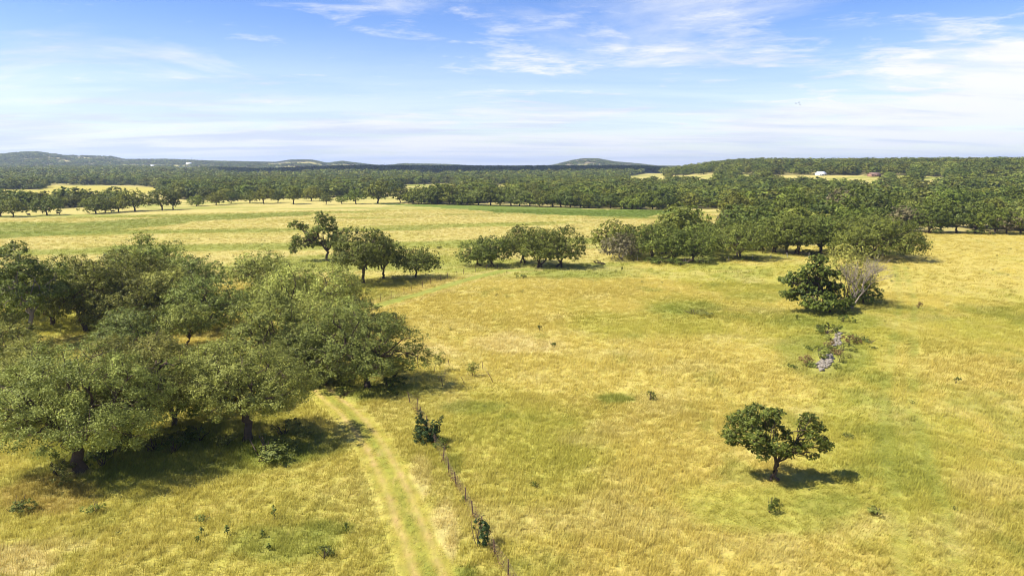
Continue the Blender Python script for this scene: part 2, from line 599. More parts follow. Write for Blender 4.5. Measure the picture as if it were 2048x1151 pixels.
LIMESTONE = simple_mat('limestone', (0.33, 0.285, 0.225), 0.9, col2=(0.10, 0.085, 0.06), scale=3.5, bump=0.5)
COWHIDE = simple_mat('cow_hide', (0.022, 0.018, 0.015), 0.7, col2=(0.010, 0.008, 0.007), scale=3)
WALLTAN = simple_mat('wall_tan', (0.52, 0.42, 0.30), 0.9, noise=0.2, scale=2)
WALLBROWN = simple_mat('wall_brick', (0.30, 0.17, 0.11), 0.9, noise=0.3, scale=2)
WALLWHITE = simple_mat('wall_white', (0.78, 0.77, 0.74), 0.8, noise=0.1, scale=2)
ROOFWHITE = simple_mat('roof_white_metal', (0.80, 0.82, 0.84), 0.5, noise=0.08, scale=2)
ROOFBROWN = simple_mat('roof_brown', (0.22, 0.14, 0.105), 0.9, noise=0.25, scale=3)
ROOFGREY = simple_mat('roof_grey', (0.42, 0.42, 0.42), 0.6, noise=0.1, scale=3)
GLASS = simple_mat('window_glass', (0.03, 0.04, 0.05), 0.15, noise=0.1, spec=0.6)
TOWERGREY = simple_mat('galvanised_steel', (0.30, 0.31, 0.33), 0.5, noise=0.1)
BIRDBLACK = simple_mat('bird_feather', (0.02, 0.02, 0.02), 0.7, noise=0.2)


def ground_mat(name, attr='land', tracky=False):
    m, t = new_mat(name)
    ln = t.links.new
    out = mnode(t, 'ShaderNodeOutputMaterial')
    p = mnode(t, 'ShaderNodeBsdfPrincipled')
    p.inputs['Roughness'].default_value = 0.95
    p.inputs['Specular IOR Level'].default_value = 0.1
    ln(p.outputs[0], out.inputs[0])
    at = mnode(t, 'ShaderNodeAttribute', attribute_name=attr)
    g = mnode(t, 'ShaderNodeNewGeometry')

    def nz(sx_, sy_, scale, detail, rough=0.65, rot=0.0):
        mp = mnode(t, 'ShaderNodeMapping')
        mp.inputs['Scale'].default_value = (sx_, sy_, 1)
        mp.inputs['Rotation'].default_value = (0, 0, rot)
        ln(g.outputs['Position'], mp.inputs['Vector'])
        n = mnode(t, 'ShaderNodeTexNoise')
        n.inputs['Scale'].default_value = scale
        n.inputs['Detail'].default_value = detail
        n.inputs['Roughness'].default_value = rough
        ln(mp.outputs[0], n.inputs['Vector'])
        return n.outputs['Fac']

    def rng(v, a, b, lo, hi):
        n = mnode(t, 'ShaderNodeMapRange')
        n.inputs['From Min'].default_value = a
        n.inputs['From Max'].default_value = b
        n.inputs['To Min'].default_value = lo
        n.inputs['To Max'].default_value = hi
        ln(v, n.inputs['Value'])
        return n.outputs[0]
    f1 = nz(1.0, 0.35, 2.6, 6, 0.7, R(25))
    f2 = nz(1.0, 1.0, 0.35, 5)
    hsv = mnode(t, 'ShaderNodeHueSaturation')
    ln(at.outputs['Color'], hsv.inputs['Color'])
    a = mnode(t, 'ShaderNodeMath', operation='MULTIPLY')
    ln(rng(f1, 0.30, 0.70, 0.68, 1.06), a.inputs[0])
    ln(rng(f2, 0.30, 0.70, 0.80, 1.12), a.inputs[1])
    ln(a.outputs[0], hsv.inputs['Value'])
    ln(rng(nz(1, 1, 0.9, 4), 0.3, 0.7, 0.488, 0.512), hsv.inputs['Hue'])
    ln(hsv.outputs[0], p.inputs['Base Color'])
    b = mnode(t, 'ShaderNodeBump')
    b.inputs['Strength'].default_value = 0.6
    b.inputs['Distance'].default_value = 0.12
    ln(f1, b.inputs['Height'])
    ln(b.outputs[0], p.inputs['Normal'])
    return m


GROUND = ground_mat('pasture_ground')
TRACKMAT = ground_mat('track_ground')
for n_ in TRACKMAT.node_tree.nodes:
    if n_.type == 'MAP_RANGE' and abs(n_.inputs['To Min'].default_value - 0.68) < 1e-4:
        n_.inputs['To Min'].default_value, n_.inputs['To Max'].default_value = 0.78, 1.16


def grass_mat():
    m, t = new_mat('grass_blades')
    ln = t.links.new
    out = mnode(t, 'ShaderNodeOutputMaterial')
    at = mnode(t, 'ShaderNodeAttribute', attribute_name='land', attribute_type='INSTANCER')
    ti = mnode(t, 'ShaderNodeAttribute', attribute_name='tint')
    oi = mnode(t, 'ShaderNodeObjectInfo')
    hsv = mnode(t, 'ShaderNodeHueSaturation')
    ln(at.outputs['Color'], hsv.inputs['Color'])
    mr = mnode(t, 'ShaderNodeMapRange')
    mr.inputs['To Min'].default_value = 0.98
    mr.inputs['To Max'].default_value = 1.36
    ln(ti.outputs['Fac'], mr.inputs['Value'])
    mr2 = mnode(t, 'ShaderNodeMapRange')
    mr2.inputs['To Min'].default_value = 0.88
    mr2.inputs['To Max'].default_value = 1.15
    ln(oi.outputs['Random'], mr2.inputs['Value'])
    mu = mnode(t, 'ShaderNodeMath', operation='MULTIPLY')
    ln(mr.outputs[0], mu.inputs[0])
    ln(mr2.outputs[0], mu.inputs[1])
    ln(mu.outputs[0], hsv.inputs['Value'])
    d = mnode(t, 'ShaderNodeBsdfDiffuse')
    ln(hsv.outputs[0], d.inputs['Color'])
    tr = mnode(t, 'ShaderNodeBsdfTranslucent')
    ln(hsv.outputs[0], tr.inputs['Color'])
    ms = mnode(t, 'ShaderNodeMixShader')
    ms.inputs[0].default_value = 0.45
    ln(d.outputs[0], ms.inputs[1])
    ln(tr.outputs[0], ms.inputs[2])
    ln(ms.outputs[0], out.inputs[0])
    return m


GRASSMAT = grass_mat()

# ------------------------------------------------------------------ ground
ang = np.concatenate([np.arange(-52, 52, 0.24), np.arange(52, 308, 4.0)])
rad = np.concatenate([[6, 12, 18, 24, 28], 31 * 1.0155 ** np.arange(392)])
A, RR = np.meshgrid(np.radians(ang), rad)
gx, gy = RR * np.sin(A), RR * np.cos(A)
gz = terrain(gx, gy)
lc = land_color(gx.ravel(), gy.ravel())
nr, na = A.shape
co = np.concatenate([np.stack([gx, gy, gz], -1).reshape(-1, 3), [[0, 0, float(terrain(0.0, 0.0))]]])
i = np.arange(nr - 1)[:, None] * na
j = np.arange(na)[None, :]
k = (j + 1) % na
quads = np.stack([i + j, i + na + j, i + na + k, i + k], -1).reshape(-1, 4)
c0 = nr * na
tris = np.stack([np.full(na, c0), np.arange(na), (np.arange(na) + 1) % na], 1)
lc4 = np.concatenate([np.concatenate([lc, lc[:1]]), np.ones((len(lc) + 1, 1))], 1)
gm = mesh_np('ground', co, quads, tris, {'land': lc4}, smooth=True)
gm.flip_normals() if gm.polygons[100].normal.z < 0 else None
link('ground', gm, GROUND, label='rolling pasture and wooded land running to the horizon', kind='structure')


def smooth_line(pts, step):
    p = np.array(pts, float)
    s = np.concatenate([[0], np.cumsum(np.hypot(*np.diff(p, axis=0).T))])
    u = np.arange(0, s[-1], step)
    q = np.stack([np.interp(u, s, p[:, 0]), np.interp(u, s, p[:, 1])], 1)
    for _ in range(int(10)):
        q[1:-1] = 0.25 * q[:-2] + 0.5 * q[1:-1] + 0.25 * q[2:]
    return q


def track_sheet(name, pts, half, label, colfun, lift=0.02):
    q = smooth_line(pts, 0.7)
    tg = np.gradient(q, axis=0)
    tg /= np.linalg.norm(tg, axis=1)[:, None]
    nm = np.stack([tg[:, 1], -tg[:, 0]], 1)
    cross = np.linspace(-half, half, 21)
    wig = 0.35 * (fbm(q[:, 0] / 2.0, q[:, 1] / 2.0, 7, 3) - 0.5)
    P2 = q[:, None, :] + nm[:, None, :] * (cross[None, :, None] + wig[:, None, None])
    x, y = P2[..., 0], P2[..., 1]
    z = terrain(x, y) + lift
    edge = np.abs(cross) > half - 1e-6
    z[:, edge] -= 0.06
    base = land_color(x.ravel(), y.ravel()).reshape(x.shape + (3,))
    c = colfun(base, cross[None, :] + 0 * x, x, y)
    n, m = x.shape
    ii = np.arange(n - 1)[:, None] * m
    jj = np.arange(m - 1)[None, :]
    qd = np.stack([ii + jj, ii + jj + 1, ii + m + jj + 1, ii + m + jj], -1).reshape(-1, 4)
    me = mesh_np(name, np.stack([x, y, z], -1).reshape(-1, 3), qd, None,
                 {'land': np.concatenate([c.reshape(-1, 3), np.ones((n * m, 1))], 1)}, True)
    if me.polygons[0].normal.z < 0:
        me.flip_normals()
    return link(name, me, TRACKMAT, label=label, kind='structure')


def track_cols(base, u, x, y):
    n = fbm(x / 1.1, y / 1.1, 15, 4)
    w = np.clip(np.exp(-((u - 0.85) / 0.30) ** 2) + np.exp(-((u + 0.85) / 0.30) ** 2), 0, 1)
    mow = 1 - sstep(np.abs(u) + 1.2 * (n - 0.5), 1.2, 1.9)
    mown = np.array([0.285, 0.245, 0.040])
    c = base * (1 - mow[..., None]) + mown * mow[..., None]
    a = np.clip(w * (0.05 + 1.0 * n), 0, 0.85)
    a = a * mow
    c = c * (1 - a[..., None]) + DIRT * a[..., None]
    ctr = np.exp(-(u / 0.42) ** 2) * (0.15 + 0.8 * fbm(x / 5, y / 5, 25, 2)) * mow
    c = c * (1 - ctr[..., None]) + GRN * ctr[..., None]
    spot = sstep(n, 0.62, 0.78) * mow * 0.3
    return c * (1 - spot[..., None]) + np.array([0.50, 0.33, 0.15]) * spot[..., None]


track_sheet('dirt_track', TRACK, 2.1, 'two-rut dirt track running beside the wire fence', track_cols)
track_sheet('grass_track', TRACK2, 2.2, 'faint green rutted track curving past the middle oaks',
            lambda b, u, x, y: b * (1 - 0.35 * np.exp(-((np.abs(u) - 0.8) / 0.35) ** 2)[..., None]) + GRN * 0.8 * 0.35 * np.exp(-((np.abs(u) - 0.8) / 0.35) ** 2)[..., None])


# ------------------------------------------------------------------ trees
def fib(n, rng, zmin=-1.0):
    k = np.arange(n) + 0.5
    z = 1 - (1 - zmin) * k / n
    ph = k * 2.399963 + rng.uniform(0, 6.28)
    s = np.sqrt(np.maximum(0, 1 - z * z))
    d = np.stack([s * np.cos(ph), s * np.sin(ph), z], 1) + rng.normal(0, 0.16, (n, 3))
    return d / np.linalg.norm(d, axis=1)[:, None]


def unit(v):
    return v / (np.linalg.norm(v, axis=-1, keepdims=True) + 1e-9)


def leaves_mesh(name, pts, outd, size, rng, tintbase=None, rnd=0.50):
    """one small folded spray of leaves per point"""
    n = len(pts)
    nrm = unit(0.75 * outd + np.array([0, 0, 0.30]) + rnd * rng.normal(0, 1, (n, 3)))
    a = unit(np.cross(nrm, rng.normal(0, 1, (n, 3))))
    b = np.cross(nrm, a)
    s = size * rng.uniform(0.55, 1.45, n)[:, None]
    v0 = pts - a * s * 0.5
    v2 = pts + a * s * 0.5
    v1 = pts + b * s * 0.33 + nrm * s * 0.10
    v3 = pts - b * s * 0.33 + nrm * s * 0.06
    co = np.stack([v0, v1, v2, v3], 1).reshape(-1, 3)
    q = np.arange(4 * n).reshape(-1, 4)
    tint = np.clip(rng.normal(0.45, 0.20 if rnd > 0.4 else 0.13, n) + (0 if tintbase is None else tintbase), 0, 1)
    return mesh_np(name, co, q, None, {'tint': np.repeat(tint, 4)})


def lobes_dome(rng, W, D, H, base, off, n, spread=1.0, rough=0.22, fat=1.0):
    """uneven dome of foliage lobes: returns centres and radii"""
    cz = base + (H - base) * 0.36
    d = fib(n, rng, -0.72)
    low = np.array([vn for vn in vnoise(d[:, 0] * 1.6 + rng.uniform(0, 50), d[:, 1] * 1.6 + d[:, 2] * 1.1 + rng.uniform(0, 50), 2)])
    f = (1 - rough) + rough * 1.7 * low
    lr = rng.uniform(0.16, 0.25, n) * (W * D) ** 0.5 * (14.0 / max(n, 6)) ** 0.33 * 1.05 * fat
    up = np.where(d[:, 2] > 0, (H - cz), (cz - base))
    rx, ry = W / 2, D / 2
    c = np.stack([d[:, 0] * np.maximum(rx - lr * 0.8, rx * .3), d[:, 1] * np.maximum(ry - lr * 0.8, ry * .3), d[:, 2] * np.maximum(up - lr * 0.55, up * .4)], 1) * f[:, None] * spread
    c[:, 2] += cz
    m = max(2, n // 5)
    dd = unit(rng.normal(0, 1, (m, 3)))
    ci = dd * np.array([rx, ry, (H - cz)]) * 0.4 * rng.uniform(0.2, 1, (m, 1)) + np.array([0, 0, cz + (H - cz) * .15])
    c = np.concatenate([c, ci])
    lr = np.concatenate([lr, np.full(m, lr.mean())])
    t = np.clip((c[:, 2] - base * 0.4) / H, 0, 1)
    c[:, :2] += np.array(off)[None, :] * t[:, None]
    return c, lr


def crown_from_lobes(name, c, lr, n_leaf, size, rng, flat=0.72, sub=14, bare=0.0, rnd=0.42):
    w = lr ** 2
    w = w / w.sum()
    P_, O_, T_ = [], [], []
    mid = c.mean(0)
    low_c = mid - np.array([0, 0, 0.5 * c[:, 2].std() + 0.3 * lr.mean()])
    for (cc, r_, ww) in zip(c, lr, w):
        k = max(8, int(n_leaf * ww))
        ns = max(4, int(sub))
        sd_ = unit(fib(ns, rng, -0.75) + 0.35 * unit(cc - mid)[None, :])
        sc_ = cc + sd_ * r_ * rng.uniform(0.55, 1.08, (ns, 1)) * np.array([1, 1, flat])
        sr = r_ * rng.uniform(0.19, 0.37, ns)
        st = rng.normal(0, 0.17, ns)
        pick = rng.integers(0, ns, k)
        if bare > 0:
            pick = pick[rng.random(k) > bare]
        g = rng.normal(0, 1, (len(pick), 3))
        g = unit(g) * np.abs(rng.normal(0.75, 0.35, (len(pick), 1)))
        P_.append(sc_[pick] + g * sr[pick][:, None] * np.array([1, 1, 0.7]))
        O_.append(unit(sd_[pick] * 0.6 + unit(g) * 0.55 + 0.6 * unit(sc_[pick] - low_c)))
        T_.append(st[pick])
    return leaves_mesh(name, np.concatenate(P_), np.concatenate(O_), size, rng, np.concatenate(T_), rnd)


def bend(a, b, rng, k=5, amp=0.08, sag=0.0):
    a, b = np.asarray(a, float), np.asarray(b, float)
    t = np.linspace(0, 1, k)[:, None]
    p = a + (b - a) * t
    ln_ = np.linalg.norm(b - a)
    off = rng.normal(0, amp * ln_, (k, 3))
    off[0] = off[-1] = 0
    p = p + off
    p[:, 2] += sag * ln_ * np.sin(t[:, 0] * math.pi)
    return p


def trunk_mesh(name, rng, c, lr, H, base, tr, off=(0, 0), stems=1, twigs=3, low=None, lean=(0, 0)):
    G = Geo()
    fork_h = (base * 0.85 if low is None else low)
    fork_h = max(fork_h, 0.12 * H)
    azs = np.arctan2(c[:, 1] - off[1] * .5, c[:, 0] - off[0] * .5)
    for s in range(stems):
        sel = np.arange(len(c)) if stems == 1 else np.where(((azs + math.pi) / (2 * math.pi) * stems).astype(int) % stems == s)[0]
        b0 = np.array([0, 0, -0.15]) if stems == 1 else np.array([math.cos(s * 6.28 / stems) * tr * 1.8, math.sin(s * 6.28 / stems) * tr * 1.8, -0.15])
        if len(sel) == 0:
            continue
        tgt = c[sel].mean(0)
        fk = np.array([off[0] * .22 + lean[0] + (tgt[0] * .25 if stems > 1 else 0), off[1] * .22 + lean[1] + (tgt[1] * .25 if stems > 1 else 0), fork_h * rng.uniform(.9, 1.1)])
        r0 = tr if stems == 1 else tr * 0.68
        pth = bend(b0, fk, rng, 6, 0.05)
        G.tube(pth, np.array([1.55, 1.12, 1.0, 0.95, 0.92, 0.98]) * r0, 8)
        nl = max(2, min(6, len(sel) // 5 + 2)) if stems == 1 else max(2, len(sel) // 5)
        a2 = np.arctan2(c[sel][:, 1] - fk[1], c[sel][:, 0] - fk[0]) + rng.uniform(0, 6)
        grp = ((a2 % (2 * math.pi)) / (2 * math.pi) * nl).astype(int)
        for q in range(nl):
            ids = sel[grp == q]
            if len(ids) == 0:
                continue
            cen = c[ids].mean(0)
            nd = fk + (cen - fk) * 0.55
            nd[2] = fk[2] + (cen[2] - fk[2]) * 0.62
            rl = r0 * 0.62 * (len(ids) / len(sel) * nl) ** 0.3
            G.tube(bend(fk, nd, rng, 5, 0.07, 0.06), np.linspace(rl, rl * 0.6, 5), 6)
            for e in ids:
                rb = rl * 0.5
                G.tube(bend(nd, c[e], rng, 5, 0.09, 0.03), np.linspace(rb, rb * 0.35, 5), 5)
                for _ in range(twigs):
                    dv = unit(rng.normal(0, 1, 3) + 0.8 * unit(c[e] - nd) + np.array([0, 0, .3]))
                    G.tube(bend(c[e] - dv * 0.05, c[e] + dv * lr[e] * rng.uniform(.8, 1.1), rng, 4, 0.1), np.linspace(rb * .32, rb * .09, 4), 4)
    return G.mesh(name, True)


def build_tree(name, label, loc, W, H, seed, group=None, base=None, off=(0, 0), n_lobes=18, leaves=8000, size=0.3, leaf=LEAF_OAK, bark=BARK,
               tr=None, stems=1, lobes=None, D=None, rough=0.22, twigs=3, low=None, lean=(0, 0), flat=0.72, sub=12, spread=1.0, bare=0.0, category='tree'):
    rng = np.random.default_rng(seed)
    base = H * 0.24 if base is None else base
    D = W if D is None else D
    if lobes is None:
        c, lr = lobes_dome(rng, W, D, H, base, off, n_lobes, spread, rough)
    else:
        c, lr = np.array([l[:3] for l in lobes], float), np.array([l[3] for l in lobes], float)
        e = [c + unit(rng.normal(0, 1, c.shape)) * lr[:, None] * np.array([1.0, 1.3, .75]) for _ in range(2)]
        c, lr = np.concatenate([c] + e), np.concatenate([lr * 1.08, lr * .68, lr * .68])
    tr = 0.028 * (W + H) / 2 + 0.05 if tr is None else tr
    root = link(name, None, loc=loc, label=label, category=category, group=group)
    tm = trunk_mesh('trunk', rng, c, lr, H, base, tr, off, stems, twigs, low, lean)
    link('trunk', tm, bark, root)
    cm_ = crown_from_lobes('crown', c, lr, leaves, size, rng, flat, sub, bare)
    link('crown', cm_, leaf, root)
    return root


def tree_dims(bx, by, xl, xr, yt):
    p = ground_at(bx, by)
    d = depth_of(p)
    W = (xr - xl) * d / F
    off = ((xl + xr) / 2 - bx) * d / F
    H = (by - yt) * d / F / math.cos(PITCH) * 0.985
    return p, d, W, H, off


def near_tree(bx, by, xl, xr, yt, label, seed, name='oak_tree', dens=1.0, **kw):
    p, d, W, H, off = tree_dims(bx, by, xl, xr, yt)
    if 'Wd' in kw:
        W *= kw.pop('Wd')
    W *= 1.12 if d > 110 else 1.05
    px_area = (xr - xl) * (by - yt) / 4.0
    leaves = int(np.clip(px_area * (3.3 if d < 110 else 3.4), 3200, 90000) * dens)
    vis = W * max(H, W * 0.6)
    size = np.clip((2.85 if d < 110 else 2.9) * math.sqrt(vis / leaves) * kw.pop('ls', 1.0), 0.10, 1.2)
    kw.setdefault('n_lobes', int(np.clip(10 + W * 1.3, 12, 34)))
    if kw.get('base') is not None:
        kw['base'] = kw['base'] * H * (0.72 if d > 95 else 0.58)
    if d < 95:
        kw.setdefault('D', W * 0.80)
    return build_tree(name, label, p, W, H, seed, off=(off, 0), leaves=leaves, size=size, **kw)


# ---- the oak belt on the left and centre
BELT = 'oaks of the belt beside the dirt track'
near_tree(160, 942, -25, 335, 688, 'broad live oak at the lower left, thick trunk on a pale bare patch', 1, base=0.36, group=BELT, tr=0.50, stems=1, low=2.2, rough=0.26)
near_tree(252, 888, 165, 415, 655, 'spreading dark-limbed live oak between the lower left oak and the round oak', 2, base=0.40, group=BELT, tr=0.42, low=3.0)
near_tree(495, 880, 372, 634, 672, 'round live oak with one straight trunk beside the dirt track bend', 3, base=0.46, group=BELT, tr=0.38, low=3.0, rough=0.16)
near_tree(60, 850, -60, 150, 680, 'oak cut by the left frame edge, behind the broad lower left oak', 4, group=BELT)
near_tree(440, 815, 360, 545, 678, 'greyish oak crown showing just behind the round oak', 5, group=BELT)
near_tree(335, 790, 270, 420, 690, 'low oak mostly hidden behind the dark-limbed oak', 6, group=BELT)
near_tree(268, 700, 195, 332, 612, 'small bright green bushy oak in the middle of the left belt', 7, group=BELT, leaf=LEAF_LIME, base=0.10)
near_tree(371, 694, 335, 432, 600, 'small oak with slanting bare trunk over yellow grass', 8, group=BELT, base=0.34, lean=(0.5, 0), tr=0.17)
near_tree(35, 695, -25, 60, 618, 'small dark oak at the left frame edge beside the pale trunk', 9, group=BELT, base=0.15)
near_tree(175, 662, 98, 245, 505, 'dark oak with a leaning trunk right of the pale trunk', 10, group=BELT, leaf=LEAF_BELT, base=0.25, rough=0.30, lean=(-0.8, 0), tr=0.35)
near_tree(236, 625, 185, 352, 500, 'brownish oak with tangled limbs in the back of the left belt', 11, group=BELT, leaf=LEAF_BELT, base=0.22, rough=0.30, tr=0.32)
near_tree(300, 590, 218, 358, 470, 'tallest oak at the back of the left belt against the meadow', 12, group=BELT, leaf=LEAF_BELT, rough=0.36)
near_tree(390, 605, 325, 442, 508, 'rounded oak at the back right of the left belt', 13, group=BELT)
near_tree(418, 660, 338, 490, 548, 'dense deep green oak at the right end of the left belt', 14, group=BELT, base=0.10, rough=0.18)
near_tree(140, 610, 80, 200, 520, 'oak behind the dark leaning oak in the left belt', 15, group=BELT)
near_tree(-15, 640, -80, 60, 540, 'oak cut off by the left frame edge, behind the pale trunk', 16, group=BELT)
near_tree(520, 580, 463, 580, 500, 'low oak alone left of the tall ragged oak, at the meadow edge', 17, group=BELT, base=0.15)
near_tree(605, 665, 525, 722, 520, 'broad flat-topped oak in the middle of the centre belt', 18, group=BELT, base=0.15, rough=0.26)
near_tree(690, 640, 640, 738, 545, 'dark oak at the right rear corner of the centre belt', 19, group=BELT, base=0.10)
near_tree(548, 745, 462, 645, 580, 'grey-green oak on the left flank of the centre belt', 20, group=BELT, base=0.15)
near_tree(630, 742, 560, 725, 592, 'yellowish oak in the heart of the centre belt', 21, group=BELT, base=0.20)
near_tree(735, 774, 612, 842, 605, 'wide oak at the track bend with low limbs reaching right', 22, group=BELT, base=0.16, rough=0.34, tr=0.36, n_lobes=30)
near_tree(600, 765, 535, 660, 655, 'small oak crown squeezed in behind the round oak', 23, group=BELT, base=0.12, leaf=LEAF_LIME)
near_tree(790, 757, 765, 820, 712, 'little twiggy oak sapling under the wide oak at the bend', 24, name='oak_sapling', base=0.2)
for (a, lb, sd_, lf) in [((255, 665, 178, 330, 545), 'oak in the middle of the left belt behind the bright bushy oak', 101, LEAF_BELT), ((330, 645, 268, 400, 532), 'oak in the left belt behind the small slant-trunked oak', 102, LEAF_OAK),
                     ((105, 650, 40, 185, 530), 'oak filling the left belt between pale trunk and dark leaning oak', 103, LEAF_BELT),
                     ((665, 705, 598, 745, 592), 'oak behind the wide oak at the bend, right of the yellowish oak', 105, LEAF_OAK),
                     ((560, 620, 500, 640, 540), 'oak between the low meadow-edge oak and the broad flat-topped oak', 107, LEAF_BELT), ((20, 760, -60, 100, 640), 'oak at the left frame edge above the broad lower left oak', 108, LEAF_OAK),
                     ((350, 850, 280, 430, 705), 'oak in shade between the dark-limbed oak and the round oak', 109, LEAF_BELT)]:
    near_tree(*a, lb, sd_, group=BELT, base=0.14, leaf=lf, rough=0.24)
# pale-trunked tall oak, with its bare leaning limb
near_tree(57, 692, -10, 132, 488, 'tall thin-crowned oak with a long pale bare trunk at the left', 25, group=BELT, leaf=LEAF_BELT, base=0.48, bark=BARK_PALE, tr=0.30, lean=(1.0, 0), rough=0.45, n_lobes=20, dens=0.8)
# ---- meadow-edge oaks in the centre
near_tree(727, 568, 672, 790, 455, 'oak with a straight grey trunk and open crown, second of the meadow-edge four', 31, leaf=LEAF_ROW, base=0.36, tr=0.34, rough=0.26)
near_tree(766, 557, 735, 812, 470, 'narrow oak between the open-crowned oak and the small umbrella oak', 32, leaf=LEAF_ROW, base=0.36, tr=0.26)
near_tree(831, 556, 795, 885, 494, 'small umbrella-shaped oak at the right end of the meadow-edge four', 33, leaf=LEAF_ROW, base=0.36, tr=0.22, off=None) if False else None
near_tree(831, 556, 795, 885, 494, 'small umbrella-shaped oak at the right end of the meadow-edge four', 33, leaf=LEAF_ROW, base=0.34, tr=0.22)
p_, d_, W_, H_, o_ = tree_dims(655, 522, 580, 694, 427)
m_ = d_ / F
ragged = [(-62 * m_, 0, 72 * m_, 12 * m_), (-48 * m_, 1, 66 * m_, 9 * m_), (-55 * m_, -1, 42 * m_, 13 * m_), (-38 * m_, 1, 35 * m_, 13 * m_), (-64 * m_, 0, 28 * m_, 11 * m_),
          (-25 * m_, 0, 52 * m_, 13 * m_), (-8 * m_, 0, 84 * m_, 13 * m_), (4 * m_, 1, 76 * m_, 13 * m_), (-4 * m_, -1, 66 * m_, 13 * m_), (8 * m_, 0, 58 * m_, 14 * m_),
          (20 * m_, 0, 48 * m_, 13 * m_), (26 * m_, 1, 36 * m_, 12 * m_), (10 * m_, -1, 40 * m_, 12 * m_), (-14 * m_, 1, 40 * m_, 11 * m_), (34 * m_, 0, 56 * m_, 9 * m_)]
build_tree('oak_tree', 'tall ragged oak with one limb thrown out left over the meadow', p_, W_, H_, 30, leaf=LEAF_ROW, lobes=ragged, base=H_ * .28, low=H_ * .22, tr=0.34, leaves=9500, size=0.44, sub=14, flat=0.9)
# clump of oaks right of the four
CL = 'oaks of the two clumps in mid field'
near_tree(958, 531, 910, 985, 478, 'left oak of the low two-oak clump in mid field', 41, group=CL, leaf=LEAF_ROW, dens=1.4, base=0.12, stems=2)
near_tree(985, 533, 945, 1018, 468, 'right oak of the low two-oak clump in mid field', 42, group=CL, leaf=LEAF_ROW, dens=1.4, base=0.18, stems=2)
near_tree(1046, 526, 1003, 1090, 447, 'left and tallest oak of the dense three-oak clump', 43, group=CL, leaf=LEAF_ROW, dens=1.4, base=0.25, stems=2)
near_tree(1078, 534, 1042, 1130, 456, 'middle oak of the dense three-oak clump, front trunks', 44, group=CL, leaf=LEAF_ROW, dens=1.4, base=0.20, stems=3)
near_tree(1118, 534, 1085, 1174, 452, 'right oak of the dense three-oak clump, crown hanging low', 45, group=CL, leaf=LEAF_ROW, dens=1.4, base=0.14, stems=2)
# row on the far side of the golden field
RW = 'oaks along the fence line behind the golden field'
near_tree(1225, 506, 1190, 1272, 438, 'leftmost dark oak of the row behind the golden field', 51, group=RW, base=0.15, leaf=LEAF_FAR)
near_tree(1243, 519, 1198, 1278, 466, 'half-dead grey twiggy oak at the left end of the row', 52, group=RW, base=0.2, leaf=LEAF_DRY, bark=BARK_PALE, stems=3, dens=0.5, bare=0.2, tr=0.24)
near_tree(1302, 521, 1268, 1345, 446, 'oak just right of the half-dead grey oak', 53, group=RW, base=0.2, leaf=LEAF_ROW, dens=1.4, stems=2)
near_tree(1345, 523, 1318, 1385, 455, 'leaning oak in front, between the grey oak and the wide-limbed oak', 54, group=RW, dens=1.4, leaf=LEAF_ROW, base=0.28, stems=2)
near_tree(1385, 522, 1352, 1428, 452, 'bushy oak with foliage down to the ground in the row', 55, group=RW, dens=1.4, leaf=LEAF_ROW, base=0.06)
near_tree(1420, 511, 1405, 1442, 470, 'slim oak stem before the gap in the row', 56, group=RW, dens=1.4, leaf=LEAF_ROW, base=0.3, tr=0.15)
near_tree(1475, 517, 1425, 1538, 446, 'wide-limbed oak above the gap in the row behind the golden field', 57, group=RW, dens=1.4, leaf=LEAF_ROW, base=0.28, stems=2)
near_tree(1573, 508, 1532, 1612, 428, 'straight dark-trunked oak right of the wide-limbed oak', 58, group=RW, dens=1.4, leaf=LEAF_ROW, base=0.35)
near_tree(1592, 509, 1560, 1645, 436, 'twin-trunked oak beside the straight dark-trunked oak', 59, group=RW, dens=1.4, leaf=LEAF_ROW, base=0.3, stems=2)
near_tree(1640, 506, 1600, 1690, 430, 'oak behind the half-bare tree in the golden field, left of the spreading oak', 60, group=RW, dens=1.4, leaf=LEAF_ROW, base=0.2)
near_tree(1690, 508, 1650, 1735, 440, 'oak touching the left side of the big spreading oak', 61, group=RW, dens=1.4, leaf=LEAF_ROW, base=0.2)
near_tree(1748, 516, 1668, 1832, 428, 'big low spreading oak at the right end of the row', 62, group=RW, leaf=LEAF_ROW, base=0.06, stems=2, rough=0.14, dens=1.7, ls=1.15)
for (a, lb, sd_) in [((1262, 512, 1232, 1300, 452), 'oak directly behind the half-dead grey oak', 120), ((1328, 508, 1288, 1372, 444), 'taller oak behind the leaning front oak of the row', 121),
                     ((1408, 505, 1368, 1450, 447), 'oak behind the slim stem at the gap in the row', 122), ((1446, 500, 1402, 1492, 438), 'oak behind and left of the wide-limbed oak', 123),
                     ((1522, 500, 1480, 1568, 437), 'oak behind and right of the wide-limbed oak', 124), ((1548, 505, 1512, 1588, 444), 'oak leaning on the straight dark-trunked oak', 125),
                     ((1664, 503, 1620, 1712, 430), 'oak in the second rank behind the half-bare tree', 126), ((1716, 504, 1676, 1772, 428), 'oak in the second rank behind the big spreading oak', 127)]:
    near_tree(*a, lb, sd_, group=RW, base=0.12, leaf=LEAF_ROW, dens=1.3, stems=2)
